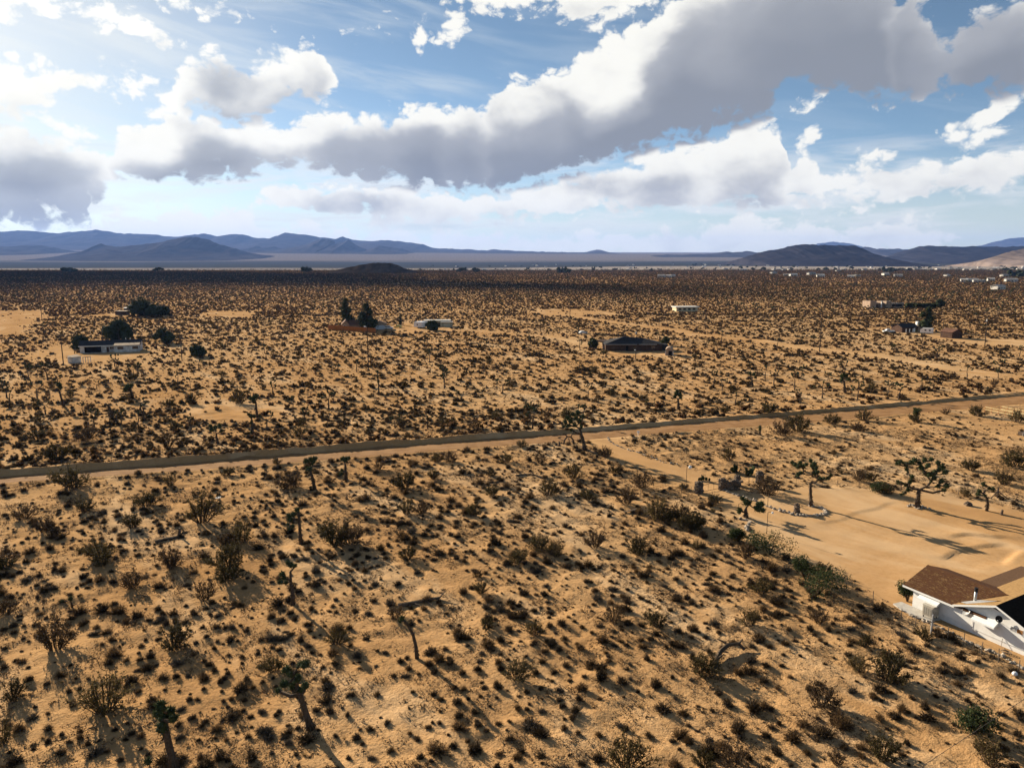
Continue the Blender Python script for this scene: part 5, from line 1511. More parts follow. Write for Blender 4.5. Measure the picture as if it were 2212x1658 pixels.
# dark rock wall between the gate pier and the far pier
P = gpl(ZG([(1075, 640), (1200, 640), (1330, 640), (1420, 600)]))
o = thing('rock_wall', 'low wall of dark piled rocks running from the gate pier', 'wall', (P[0][0], P[0][1], 0))
r = random.Random(12)
for i in range(64):
    t = r.random() * 2.999; k = int(t); q = P[k] + (P[k + 1] - P[k]) * (t - k) + np.array([r.gauss(0, 0.22), r.gauss(0, 0.22)])
    c = link('rock', rk_me[r.randrange(6)], o); s = r.uniform(0.5, 0.85)
    c.location = (q[0] - P[0][0], q[1] - P[0][1], r.random() ** 1.3 * 1.25 - 0.05); c.scale = (s, s, s); c.rotation_euler = (r.uniform(-.3, .3), 0, r.uniform(0, 6.28))

def post_mesh(h, rad, m, seg=6, name='post'):
    b = MB(); b.tube([(0, 0, -0.3), (0, 0, h)], [rad, rad * 0.85], seg); return b.mesh(name, m)
def wire_fence(label, bases, h, material, rad=0.04, strands=(0.3, 0.7, 1.05), group=None, sizes=None):
    P = [gp3(*q) for q in bases]
    o = thing('wire_fence', label, 'fence', tuple(P[0]), 0, group)
    me_ = post_mesh(h, rad, material)
    for i, p in enumerate(P):
        c = link('post', me_, o); c.location = tuple(p - P[0]); c.scale = (1, 1, random.uniform(0.9, 1.08)); c.rotation_euler = (random.uniform(-.04, .04), random.uniform(-.04, .04), 0)
    for s in strands:
        b = MB()
        pts = []
        for i in range(len(P) - 1):
            for t in (0, 0.5):
                q = P[i] * (1 - t) + P[i + 1] * t - P[0]; q[2] += s * h / 1.2 - (0.03 if t else 0); pts.append(q)
        q = P[-1] - P[0]; q[2] += s * h / 1.2; pts.append(q)
        b.tube(pts, [0.007] * len(pts), 3, cap=False)
        b.build('wire', M['wire'], o)
    return o
Z8 = lambda p: zA(2200, 960, 5.527, p)
wire_fence('wire fence on thin posts along the back of the sandy yard', ZG([(1420, 545), (1600, 520), (2145, 455)]) + ZR([(320, 510), (690, 545), (1060, 570), (1452, 605), (2205, 655)]) + Z8([(515, 1352), (772, 1372), (1034, 1385), (1290, 1400), (1555, 1460), (1700, 1490)]), 1.25, M['post_wood'])
wire_fence('wire fence on thin posts from the gate down past the tilted plank', ZG([(480, 690), (200, 695)]) + ZD([(1135, 990), (1000, 1020), (855, 1025)]), 1.25, M['post_wood'])
wire_fence('wire fence on thin posts between the white house and the slope', ZD([(1128, 1150), (1612, 1370)]) + zA(2000, 1300, 4.144, [(275, 545), (545, 690)]) + ZH([(128, 970), (345, 1080), (600, 1210), (850, 1290), (1095, 1370), (1370, 1510), (1640, 1650), (1950, 1790)]), 1.3, M['post_wood'], 0.045)
p = gp3(*ZH([(585, 1215)])[0])
o = thing('fence_post', 'thick pale wooden post on the house fence below the cooler', 'post', tuple(p))
b = MB(); b.tube([(0, 0, -0.3), (0.02, 0, 1.95)], [0.085, 0.075], 7); b.build('shaft', M['galv'], o); b = MB(); b.box((-0.28, -0.03, 1.15), (0.3, 0.03, 1.24)); b.build('arm', M['post_wood'], o)
# gate
ga, gb = gp3(*ZG([(615, 705)])[0]), gp3(*ZG([(975, 640)])[0])
v = gb - ga; L = math.hypot(v[0], v[1])
o = thing('driveway_gate', 'sagging pipe frame gate across the driveway between rock piers', 'gate', tuple(gb), math.atan2(-v[1], -v[0]))
b = MB(); b.tube([(0, 0, 0.25), (0, 0, 1.45)], [0.035] * 2, 6); b.tube([(0, 0, 1.45), (L, 0, 1.15)], [0.035] * 2, 6); b.tube([(L, 0, 1.15), (L, 0, 0.12)], [0.035] * 2, 6); b.tube([(L, 0, 0.12), (0, 0, 0.25)], [0.035] * 2, 6); b.build('frame', M['black_metal'], o)
for t in (0.3, 0.62):
    b = MB(); b.tube([(L * t, 0, 0.2), (L * t, 0, 1.38 - 0.3 * t)], [0.022] * 2, 5); b.build('bar', M['black_metal'], o)
for q, lab in (((478, 690), 'dark gate post beside the open end rock pier'), ((975, 640), 'dark gate post at the hinge end of the driveway gate')):
    p = gp3(*ZG([q])[0]); b = MB(); b.tube([(0, 0, -0.3), (0, 0, 1.8)], [0.09, 0.085], 7)
    c = tag(b.build('gate_post', M['pole_wood']), lab, 'post', 'gate posts'); c.location = tuple(p)
# lamps on hooked posts
def lamp(label, base, h, arm, globe, seed):
    p = gp3(*base)
    o = thing('yard_lamp', label, 'lamp', tuple(p), 0, 'lamps on thin posts round the yard')
    b = MB(); b.tube([(0, 0, -0.2), (0, 0, h)], [0.04, 0.035], 6)
    b.build('pole', M['black_metal'], o)
    b = MB(); b.tube([(0, 0, h - 0.02), (arm * 0.5, 0, h + 0.06), (arm, 0, h + 0.02)], [0.03] * 3, 5); b.build('arm', M['black_metal'], o)
    b = MB()
    if globe:
        b.blob((arm * 1.1, 0, h - globe * 0.4), globe, 2, 0.0); b.build('globe', M['bulb'], o, True)
    else:
        b.tube([(arm, 0, h + 0.0), (arm, 0, h - 0.14)], [0.07, 0.10], 8); b.build('lamp_head', M['black_metal'], o)
lamp('tallest yard lamp with a big white globe outside the gate', ZG([(295, 660)])[0], 4.0, 0.45, 0.27, 1)
lamp('short hooked lamp over the prickly pears beyond the gate', ZG([(688, 450)])[0], 1.0, -0.55, 0, 2)
lamp('hooked lamp at the stone line near the forked joshua tree', ZG([(1990, 990)])[0], 1.35, -0.6, 0, 3)
lamp('hooked lamp behind the forked joshua tree', ZG([(1382, 1130)])[0], 1.5, 0.5, 0, 4)
lamp('lamp with a small white globe on the yard edge by the big green shrub', ZG([(1972, 1535)])[0], 2.95, 0.55, 0.16, 5)
# prickly pears
def pear(label, base, n, seed, s=0.5):
    p = gp3(*base); r = random.Random(seed)
    o = thing('prickly_pear', label, 'cactus', tuple(p), 0, 'prickly pears round the gate')
    for i in range(n):
        b = MB(); b.blob((0, 0, 0.5), (0.42, 0.12, 0.5), 1, 0.08, rnd=r)
        c = b.build('pad', M['green'], o)
        c.location = (r.gauss(0, 0.28), r.gauss(0, 0.28), max(0, r.uniform(-0.2, 0.55)) * s * 1.4); c.scale = (s, s, s); c.rotation_euler = (r.uniform(-.5, .5), r.uniform(-.4, .4), r.uniform(0, 6.28))
pear('prickly pear clump under the short hooked lamp', ZG([(630, 460)])[0], 9, 1, 0.6)
pear('single prickly pear right of the short hooked lamp', ZG([(718, 470)])[0], 5, 2, 0.55)
pear('rounded dark prickly pear beyond the gate on the sand', ZG([(1300, 280)])[0], 12, 3, 0.8)
pear('larger dark prickly pear clump near the taller rock pier', ZG([(1590, 360)])[0], 14, 4, 1.0)
# braced corner post
p = gp3(*Z8([(1298, 1408)])[0])
o = thing('braced_fence_post', 'dark corner post of the back fence propped by two slanting braces', 'post', tuple(p))
b = MB(); b.tube([(0, 0, -0.3), (0, 0, 1.75)], [0.10, 0.09], 7); b.build('post', M['pole_wood'], o)
for dx, dy in ((-1.45, -0.45), (1.35, -0.55)):
    b = MB(); b.tube([(0, 0, 1.15), (dx, dy, -0.05)], [0.07, 0.07], 6); b.build('brace', M['pole_wood'], o)
# stumps, logs and planks
def stump(label, base, h, rad, lean, material='dead_wood', name='stump'):
    p = gp3(*base); b = MB(); b.tube([(0, 0, -0.15), (lean[0] * 0.5, lean[1] * 0.5, h * 0.5), (lean[0], lean[1], h)], [rad * 1.15, rad, rad * 0.85], 8)
    c = tag(b.build(name, M[material], None, False), label, 'stump'); c.location = tuple(p); return c
stump('pale broken stump on the sand right of the crooked little joshua tree', Z8([(1348, 1640)])[0], 0.75, 0.17, (0.14, 0))
stump('dark upright stump standing at the end of a fallen log', zA(*ZC[4], [(1140, 1065)])[0], 1.15, 0.16, (0.1, 0), 'joshua_bark')
stump('small stump in front of the gnarled dead joshua wood by the driveway mouth', ZD([(65, 520)])[0], 0.85, 0.2, (-0.05, 0))
def log(label, pts, r0, r1, seed, zk, twigs=(), name='fallen_log', lift=0.12, m='dead_wood'):
    P = [gp3(*q) for q in zA(*ZE[zk], pts)]
    r = random.Random(seed)
    o = thing(name, label, 'log', tuple(P[0]))
    n = len(P)
    def li(i): return lift[i] if hasattr(lift, '__len__') else lift
    path = [p - P[0] + np.array([0, 0, li(i)]) for i, p in enumerate(P)]
    b = MB(); b.tube(path, [r0 + (r1 - r0) * i / (n - 1) for i in range(n)], 7); b.build('trunk', M[m], o)
    for i, (dx, dy, dz) in enumerate(twigs):
        q = path[1 + i % (n - 1)]
        b = MB(); b.tube([q, q + np.array([dx * .6, dy * .6, dz * .7]), q + np.array([dx, dy, dz])], [r1 * 0.8, r1 * 0.6, r1 * 0.35], 5); b.build('branch', M[m], o)
log('long fallen joshua log pointing right out of a dark bush', [(450, 335), (540, 315), (620, 298), (712, 288)], 0.26, 0.13, 1, 8, ((1.2, -0.9, 0.1), (0.9, -1.3, 0.05), (0.5, 0.6, 0.4)))
log('thin fallen branch with forked ends between two creosote bushes', [(1195, 682), (1260, 672), (1310, 678), (1378, 695)], 0.14, 0.10, 2, 5, ((0.8, -0.5, 0.2), (-0.5, 0.4, 0.5), (0.6, 0.6, 0.15)))
log('flat dark log lying left of the dark upright stump', [(985, 1095), (1050, 1085), (1100, 1078), (1135, 1070)], 0.16, 0.18, 3, 4)
log('arched dead joshua trunk with its tip resting right of a bush', [(235, 745), (258, 690), (285, 640), (330, 605), (400, 592), (435, 612)], 0.26, 0.14, 4, 9, ((0.7, 0.3, 0.3), (0.6, -0.4, 0.1), (-0.9, 0.6, 0.3), (0.5, 0.5, 0.2)), name='dead_joshua_trunk', lift=(0.0, 0.3, 0.5, 0.55, 0.45, 0.2), m='joshua_bark')
log('gnarled dead joshua wood arched in front of the leaning joshua tree', [(100, 500), (110, 450), (140, 425), (180, 440), (178, 492)], 0.16, 0.15, 5, 5, (), 'dead_joshua_trunk', (0, 0.6, 0.8, 0.6, 0)) if False else None
def arch(label, base, seed):
    p = gp3(*base); r = random.Random(seed)
    o = thing('dead_joshua_trunk', label, 'dead wood', tuple(p))
    for k, pts in enumerate([[(-0.9, 0, -0.1), (-0.75, 0.1, 0.8), (-0.2, 0.2, 1.5), (0.5, 0.1, 1.45), (0.95, 0, 0.9), (1.05, -0.1, -0.1)], [(-0.2, 0.2, 1.5), (-0.6, 0.3, 1.9), (-1.2, 0.2, 2.0)], [(0.5, 0.1, 1.45), (0.8, 0.2, 2.0), (1.0, 0.2, 2.4)], [(0.3, 0.4, -0.1), (0.25, 0.35, 0.6), (0.0, 0.2, 1.2)]]):
        b = MB(); b.tube(pts, [0.17 - 0.03 * k] * len(pts), 6); b.build('limb', M['joshua_bark'], o)
arch('gnarled dead joshua wood arched in front of the leaning joshua tree', ZD([(150, 495)])[0], 3)
p = gp3(*ZD([(745, 1175)])[0])
b = MB(); b.prism([(-1.1, -0.55, 0.02), (1.0, -0.15, 0.35), (1.15, 0.35, 0.42), (-0.2, 0.15, 0.12)], (0, 0, 0.05))
c = tag(b.build('tilted_plank', M['dead_wood']), 'weathered plank propped on the sand above the hedge-like shrub row', 'plank'); c.location = tuple(p)
p = gp3(*ZD([(836, 415)])[0])
o = thing('sign_post', 'short pale sign post beside the dirt road at the driveway mouth', 'post', tuple(p))
b = MB(); b.box((-0.05, -0.05, -0.2), (0.05, 0.05, 0.8)); b.build('post', M['trim'], o); b = MB(); b.box((-0.28, -0.09, 0.62), (0.28, -0.053, 1.05)); b.build('sign_board', M['trim'], o)
p = gp3(*zA(*ZC[4], [(1385, 825)])[0])
b = MB(); b.prism([(-0.35, -0.2, 0.05), (0.35, -0.2, 0.08), (0.4, 0.25, 0.2), (-0.3, 0.2, 0.16)], (0, 0, 0.04)); c = tag(b.build('white_board', M['trim']), 'small white board lying in front of a dark bush', 'board'); c.location = tuple(p)
p = gp3(*zA(*ZC[9], [(2152, 770)])[0])
b = MB(); b.blob((0, 0, 0.1), (0.24, 0.2, 0.2), 2, 0.1); c = tag(b.build('white_stone', M['trim']), 'single white stone on the slope below the house fence', 'stone'); c.location = tuple(p)
p = gp3(*Z8([(1655, 575)])[0])
o = thing('wooden_crate', 'dark open crate on the sand below the yellow rail fences', 'crate', tuple(p), 0.2)
b = MB(); b.box((-0.9, -0.6, -0.05), (0.9, 0.6, 0.7)); b.build('box', M['pole_wood'], o)
for xx in (-0.9, -0.3, 0.3, 0.85):
    b = MB(); b.box((xx - 0.04, -0.645, 0), (xx + 0.04, -0.605, 0.85)); b.build('slat', M['galv'], o)
# rail fences
def rail_fence(label, pts, n, seed):
    P = [gp3(*q) for q in Z8(pts)]
    v = P[1] - P[0]; L = math.hypot(v[0], v[1])
    o = thing('rail_fence', label, 'fence', tuple(P[0]), math.atan2(v[1], v[0]), 'yellow rail fences by the road')
    for i in range(n + 1):
        b = MB(); b.box((L * i / n - 0.08, -0.08, -0.2), (L * i / n + 0.08, 0.08, 1.35)); b.build('post', M['red_wood'], o)
    for z in (0.45, 1.05):
        b = MB(); b.box((0, -0.13, z), (L, -0.085, z + 0.13)); b.build('rail', M['rail_wood'], o)
rail_fence('pale yellow rail fence starting at the large bush near the road', [(1128, 245), (1900, 400)], 8, 1)
rail_fence('second yellow rail fence, the one closer to the dirt road', [(1345, 235), (1900, 345)], 6, 2)
# overhead cable on its way to the house
a = onp = None
def sky_pt(px, py, D):
    d = pix_dir(px, py); t = D / math.hypot(d[0], d[1]); return np.array([d[0] * t, d[1] * t, CAM_H + d[2] * t])
A_, B_ = sky_pt(1975, 1665, 44.0), sky_pt(2260, 1478, 58.0)
ext0, ext1 = A_ + (A_ - B_) * 1.0, B_ + (B_ - A_) * 0.35
pts = []
for i in range(31):
    t = i / 30; q = ext0 * (1 - t) + ext1 * t; q = q + np.array([0, 0, 0.0]); pts.append(q)
b = MB(); b.tube(pts, [0.016] * len(pts), 5)
tag(b.build('overhead_cable', M['wire']), 'thin dark cable hanging across the slope below the house', 'cable')
def plain_pole(p, top, label, group):
    o = thing('utility_pole', label, 'utility pole', (p[0], p[1], tz(p[0], p[1])), 0, group)
    h = top - tz(p[0], p[1])
    b = MB(); b.tube([(0, 0, -0.5), (0, 0, h + 0.3)], [0.15, 0.10], 8); b.build('pole', M['pole_wood'], o)
plain_pole(ext0, ext0[2], 'wooden pole at the near end of the overhead cable', 'poles of the house cable')
plain_pole(ext1, ext1[2], 'wooden pole at the house end of the overhead cable', 'poles of the house cable')
# ------------------------------------------------------------------ houses of the plain
def frame(left, right):
    """Origin, length and turn of something whose front stands between two points of the ground."""
    a, b = gp(*left), gp(*right)
    v = b - a
    return a, float(np.hypot(*v)), math.atan2(v[1], v[0])
def box_part(name, lo, hi, m, parent, label=None):
    b = MB(); b.box(lo, hi); p = b.build(name, m, parent)
    if label: p['label'] = label
    return p
def gable(parent, x0, x1, y0, y1, h, rise, m, over=0.4, along='x', z0=0.0):
    b = MB()
    if along == 'x':
        ym = (y0 + y1) / 2
        k = rise / ((y1 - y0) / 2)
        b.prism([(x0 - over, y0 - over, h - over * k), (x1 + over, y0 - over, h - over * k), (x1 + over, ym, h + rise), (x0 - over, ym, h + rise)], (0, 0, 0.14))
        b.prism([(x0 - over, ym, h + rise), (x1 + over, ym, h + rise), (x1 + over, y1 + over, h - over * k), (x0 - over, y1 + over, h - over * k)], (0, 0, 0.14))
    else:
        xm = (x0 + x1) / 2
        k = rise / ((x1 - x0) / 2)
        b.prism([(x0 - over, y0 - over, h - over * k), (xm, y0 - over, h + rise), (xm, y1 + over, h + rise), (x0 - over, y1 + over, h - over * k)], (0, 0, 0.14))
        b.prism([(xm, y0 - over, h + rise), (x1 + over, y0 - over, h - over * k), (x1 + over, y1 + over, h - over * k), (xm, y1 + over, h + rise)], (0, 0, 0.14))
    return b.build('roof', m, parent)
def gable_wall(parent, x0, x1, y0, y1, h, rise, m, along='x'):
    b = MB(); b.box((x0, y0, -0.3), (x1, y1, h))
    if along == 'x':
        ym = (y0 + y1) / 2
        for x in (x0, x1 - 0.1):
            b.prism([(x, y0, h), (x, y1, h), (x, ym, h + rise - 0.05)], (0.1, 0, 0))
    else:
        xm = (x0 + x1) / 2
        for y in (y0, y1 - 0.1):
            b.prism([(x0, y, h), (x1, y, h), (xm, y, h + rise - 0.05)], (0, 0.1, 0))
    return b.build('wall', m, parent)
def win(parent, x0, x1, z0, z1, y=0.0, m='glass', trim='trim'):
    f = box_part('window', (x0 - 0.08, y - 0.04, z0 - 0.08), (x1 + 0.08, y + 0.02, z1 + 0.08), M[trim], parent)
    box_part('pane', (x0, y - 0.06, z0), (x1, y - 0.043, z1), M[m], f)

# long white ranch house on the left
a, L, rz = frame((173, 762.5), (303, 757.5))
o = thing('ranch_house', 'long weathered white ranch house with charcoal roof and dark open carport', 'house', (a[0], a[1], 0.0), rz)
w = gable_wall(o, 0, L, 0, 8, 2.75, 1.5, M['wall_grey'])
gable(o, 0, L, 0, 8, 2.75, 1.5, M['roof_dark'])
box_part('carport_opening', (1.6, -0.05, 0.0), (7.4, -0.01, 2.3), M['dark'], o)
win(w, 10.3, 11.8, 1.1, 2.1, 0.0); box_part('door', (9.2, -0.05, 0), (10.1, -0.01, 2.05), M['brown_wall'], w)
f = gable_wall(o, 12.4, L - 0.1, -2.4, -0.02, 2.7, 0.01, M['wall_grey'])
b = MB(); b.prism([(12.1, -2.8, 2.65), (L + 0.2, -2.8, 2.65), (L + 0.2, 0.8, 3.2), (12.1, 0.8, 3.2)], (0, 0, 0.12)); p = b.build('roof', M['tan_wall'], o); p['label'] = 'tan roof of the front wing'
win(f, 13.4, 15.6, 1.1, 2.3, -2.4); win(f, 18.6, 20.8, 1.1, 2.3, -2.4)
box_part('fascia', (-0.4, -0.46, 2.5), (12.05, -0.42, 2.72), M['trim'], o)
for xx in (15.6, 17.2):
    b = MB(); b.tube([(xx, 4.6, 3.9), (xx, 4.6, 4.9)], [0.12, 0.12], 8); b.build('flue_pipe', M['trim'], o)
a, L, rz = frame((157, 784.5), (176, 782))
o = thing('storage_shed', 'small weathered shed with tan lean-to roof in front of the long ranch house', 'shed', (a[0], a[1], 0), rz)
box_part('wall', (0, 0, -0.2), (L, 2.6, 2.1), M['wall_grey'], o)
b = MB(); b.prism([(-0.2, -0.2, 2.05), (L + 0.2, -0.2, 2.05), (L + 0.2, 2.8, 2.45), (-0.2, 2.8, 2.45)], (0, 0, 0.1)); b.build('roof', M['tan_wall'], o)
a, L, rz = frame((180, 783), (196, 781))
o = thing('pole_frame', 'open wooden frame standing beside the small weathered shed', 'frame', (a[0], a[1], 0), rz)
for xx in (0, L * 0.33, L * 0.66, L):
    box_part('post', (xx - 0.09, -0.09, -0.2), (xx + 0.09, 0.09, 2.0), M['wall_grey'], o)
box_part('beam', (-0.1, -0.13, 1.75), (L + 0.1, -0.095, 1.95), M['post_wood'], o)
# flat roofed house further left
a, L, rz = frame((268, 679), (328, 679)); 
a, L, rz = frame((270, 679), (325, 678))
a2, L2, rz2 = frame((236 + 10, 680.5), (263 + 10, 680.5))
a, L, rz = frame((249, 680), (272, 680))
o = thing('brown_shed', 'low brown shed left of the flat roofed house under the big dark tree', 'shed', (a[0], a[1], 0), rz)
box_part('wall', (0, 0, -0.2), (L, 5, 2.4), M['brown_wall'], o); box_part('roof', (-0.2, -0.2, 2.41), (L + 0.2, 5.2, 2.55), M['tan_wall'], o)
a, L, rz = frame((240 + 0.0, 677), (288, 676))
o = thing('flat_roofed_house', 'flat roofed house with bright white roof edge under a big dark tree', 'house', (gp(240, 676)[0] + 0.0, gp(240, 676)[1] + 6, 0), rz)
box_part('wall', (5, 0, -0.2), (L, 8, 2.6), M['brown_wall'], o); box_part('roof', (4.6, -0.5, 2.61), (L + 0.4, 8.4, 2.95), M['pale_house'], o); box_part('roof', (9, 1, 2.96), (L + 0.6, 8.2, 3.5), M['pale_house'], o)
# tan gable house behind the orange fence
a, L, rz = frame((736, 714), (833, 712))
o = thing('tan_gable_house', 'tan house with brown gables behind the orange board fence', 'house', (a[0], a[1] + 3, 0), rz)
k_ = L / 97.0
gable_wall(o, 0, 16 * k_, 0, 9, 3.0, 1.9, M['tan_wall'], 'y'); gable(o, 0, 16 * k_, 0, 9, 3.0, 1.9, M['roof_brown'], 0.4, 'y')
gable_wall(o, 16 * k_ + 0.05, 64 * k_, 1.5, 10, 2.7, 1.9, M['tan_wall']); gable(o, 16.5 * k_, 64 * k_, 1.5, 10, 2.7, 1.9, M['roof_brown'])
w = gable_wall(o, 64.5 * k_, 97 * k_, -1, 7, 2.8, 1.6, M['tan_wall'], 'y'); gable(o, 64.5 * k_, 97 * k_, -1, 7, 2.8, 1.6, M['roof_brown'], 0.4, 'y')
box_part('garage_door', (69 * k_, -1.06, 0), (92 * k_, -1.01, 2.2), M['garage'], w)
win(o, 4 * k_, 8 * k_, 1.2, 2.4)
a, L, rz = frame((709, 712), (812, 719.5))
o = thing('board_fence', 'tall orange board fence in front of the tan gable house', 'fence', (a[0], a[1], 0), rz)
nb = 74
for i in range(nb):
    c = box_part('board', (L * i / nb + 0.01, -0.03, -0.1), (L * (i + 1) / nb - 0.02, 0.03, 2.45 + random.uniform(-.06, .06)), M['fence_orange'], o)
box_part('rail', (0, 0.034, 1.6), (L, 0.10, 1.75), M['fence_orange'], o)
# wheels and vehicles
def wheel(parent, x, y, r_, w=0.22):
    b = MB(); b.tube([(x, y - w / 2, r_), (x, y + w / 2, r_)], [r_, r_], 14); p = b.build('wheel', M['tyre'], parent)
    b = MB(); b.tube([(x, y - w / 2 - 0.01, r_), (x, y + w / 2 + 0.01, r_)], [r_ * 0.55] * 2, 10); b.build('rim', M['galv'], p)
def car(label, base, rz, m, kind='suv', group=None):
    p = gp(*base)
    o = thing('parked_car', label, 'car', (p[0], p[1], 0.05), rz, group)
    H = {'suv': 1.75, 'car': 1.42, 'pickup': 1.75}[kind]
    b = MB()
    for y in (-0.9, 0.0):
        pass
    prof = {'suv': [(-2.3, .45), (2.3, .45), (2.35, .85), (2.2, 1.02), (1.1, 1.1), (0.6, H), (-2.1, H), (-2.3, 1.1)],
            'car': [(-2.2, .4), (2.2, .4), (2.25, .75), (1.2, .92), (0.5, H), (-1.1, H), (-1.8, .98), (-2.25, .9)],
            'pickup': [(-2.7, .5), (2.6, .5), (2.65, .95), (1.5, 1.08), (0.95, H), (-0.5, H), (-0.6, 1.1), (-2.7, 1.08)]}[kind]
    b.prism([(x, -0.9, z) for x, z in prof], (0, 1.8, 0)); b.build('body', M[m], o)
    g = {'suv': [(0.95, 1.12), (0.58, H - .12), (-1.9, H - .12), (-2.1, 1.12)], 'car': [(1.0, .97), (0.45, H - .1), (-1.05, H - .1), (-1.6, 1.0)], 'pickup': [(1.3, 1.14), (0.9, H - .12), (-0.42, H - .12), (-0.48, 1.14)]}[kind]
    for y in (-0.915, 0.903):
        b = MB(); b.prism([(x, y, z) for x, z in g], (0, 0.012, 0)); b.build('window', M['glass'], o)
    for x in (-1.4, 1.45):
        for y in (-0.82, 0.82):
            wheel(o, x, y, 0.36)
    return o
car('dark and white car parked beside the garage of the tan house', (840, 711), 0.2, 'car_white', 'suv')
car('yellow car parked beside the white and dark one at the tan house', (860, 708), 2.9, 'car_yellow', 'car')
car('white pickup truck standing alone in the scrub left of the dark house lot', (1919, 718.5), 3.05, 'car_white', 'pickup')
car('pale car half hidden in scrub by the sandy lane', (1259, 721), 0.4, 'car_white', 'car')
def trailer(label, left, right, H, D, nose=0.6, m='car_white', wins=2):
    a, L, rz = frame(left, right)
    o = thing('travel_trailer', label, 'trailer', (a[0], a[1], 0.0), rz, None)
    b = MB(); b.prism([(0, 0, .55), (L, 0, .55), (L, 0, H - .3), (L - .3, 0, H), (nose, 0, H), (0, 0, H - nose)], (0, D, 0)); b.build('body', M[m], o)
    for i in range(wins):
        x = L * (0.35 + 0.35 * i)
        box_part('window', (x, -0.03, 1.5), (x + L * 0.14, -0.005, 2.2), M['glass'], o)
    for x in (L * 0.5, L * 0.5 + 0.85):
        wheel(o, x, 0.12, 0.36); wheel(o, x, D - 0.12, 0.36)
    b = MB(); b.tube([(0, D / 2, .6), (-1.0, D / 2, .5)], [0.06, 0.06], 6); b.build('hitch', M['black_metal'], o)
trailer('short white camper parked left of the cream mobile home', (894, 708), (912, 709), 3.3, 5.2, 0.5, wins=1)
trailer('white travel trailer in front of the dark roofed house on the right', (1987, 720.5), (2014, 722), 2.9, 2.5, 0.9)
# cream mobile home with a carport
a, L, rz = frame((915, 706), (976, 706))
o = thing('mobile_home', 'long cream mobile home with flat roof beside the short white camper', 'mobile home', (a[0], a[1] + 4, 0), rz)
w = box_part('wall', (0, 0, 0), (L * 0.88, 5, 3.0), M['cream'], o); box_part('roof', (-0.4, -0.5, 3.01), (L * 0.93, 5.3, 3.3), M['pale_house'], o)
box_part('room', (L * 0.62, -3.4, 0), (L, -0.02, 2.5), M['cream'], o, 'lower front room'); box_part('roof', (L * 0.60, -3.9, 2.51), (L + 0.4, 0.0, 2.75), M['pale_house'], o)
box_part('door', (L * 0.46, -0.05, 0), (L * 0.56, -0.01, 2.1), M['brown_wall'], w)
for xx in (0.68, 0.97):
    box_part('post', (L * xx, -4.0, 0), (L * xx + 0.2, -3.8, 2.5), M['pole_wood'], o)
# dark low house in the middle
a, L, rz = frame((1308, 758), (1430, 758))
o = thing('dark_brown_house', 'long dark brown house with black hipped roof and pale gutter line', 'house', (a[0], a[1], 0), rz)
b = MB(); b.box((0, 0, -0.2), (L, 11, 2.7)); w = b.build('wall', M['brown_wall'], o)
b = MB()
b.add([(-0.6, -0.6, 2.68), (L + 0.6, -0.6, 2.68), (L + 0.6, 11.6, 2.68), (-0.6, 11.6, 2.68), (L * 0.36, 5.5, 5.3), (L * 0.72, 5.5, 4.6)], [(0, 1, 5, 4), (1, 2, 5), (2, 3, 4, 5), (3, 0, 4), (0, 3, 2, 1)])
b.build('roof', M['roof_dark'], o)
box_part('gutter', (-0.5, -0.68, 2.62), (L * 0.55, -0.61, 2.74), M['galv'], o); box_part('gutter', (L * 0.58, -0.68, 2.64), (L * 0.9, -0.61, 2.76), M['galv'], o)
for x in (0.10, 0.48, 0.80):
    win(w, L * x, L * x + 1.6, 1.0, 2.0, 0.0, 'glass', 'brown_wall')
box_part('door', (L * 0.36, -0.05, 0), (L * 0.36 + 1.0, -0.01, 2.1), M['dark'], w)
box_part('side_annex', (L * 0.97, 1.0, -0.1), (L + 2.6, 6.0, 2.5), M['roof_dark'], o)
a, L, rz = frame((1290, 751), (1308, 753))
o = thing('shade_ramada', 'dark flat shade roof on posts at the left end of the dark brown house', 'ramada', (a[0], a[1], 0), rz)
box_part('roof', (-1, -1, 2.6), (L + 2, 5, 3.1), M['brown_wall'], o)
for x in (-0.6, L):
    for y in (-0.6, 4.2):
        box_part('post', (x, y, -0.1), (x + 0.3, y + 0.3, 2.6), M['brown_wall'], o)
a, L, rz = frame((1437, 767), (1454, 767.5))
o = thing('arched_shed', 'round topped pale shed with dark doorway right of the dark brown house', 'shed', (a[0], a[1], 0), rz)
arc = [(0, 0), (0, 1.6)] + [(L / 2 - L / 2 * math.cos(t), 1.6 + 1.5 * math.sin(t)) for t in np.linspace(0.25, math.pi - 0.25, 9)] + [(L, 1.6), (L, 0)]
b = MB(); b.prism([(x, 0, z) for x, z in arc], (0, 4.5, 0)); b.build('shell', M['adobe'], o); box_part('doorway', (L * 0.4, -0.03, 0), (L * 0.85, -0.005, 1.7), M['dark'], o)
box_part('edge_trim', (-0.1, -0.06, 0), (0.05, -0.01, 1.6), M['trim'], o); box_part('edge_trim', (L - 0.05, -0.06, 0), (L + 0.1, -0.01, 1.6), M['trim'], o)
# low white house in the scrub
a, L, rz = frame((1461, 672.5), (1507, 672))
o = thing('low_white_house', 'low pale house with white flat roof deep in the scrub', 'house', (a[0], a[1], 0), rz)
w = box_part('wall', (0, 0, -0.2), (L, 8, 2.7), M['cream'], o); box_part('roof', (-0.8, -1.2, 2.71), (L + 0.8, 8.5, 3.3), M['pale_house'], o)
for i in range(4):
    win(w, L * (0.1 + 0.22 * i), L * (0.1 + 0.22 * i) + 2.0, 0.9, 2.2, 0.0, 'glass', 'cream')
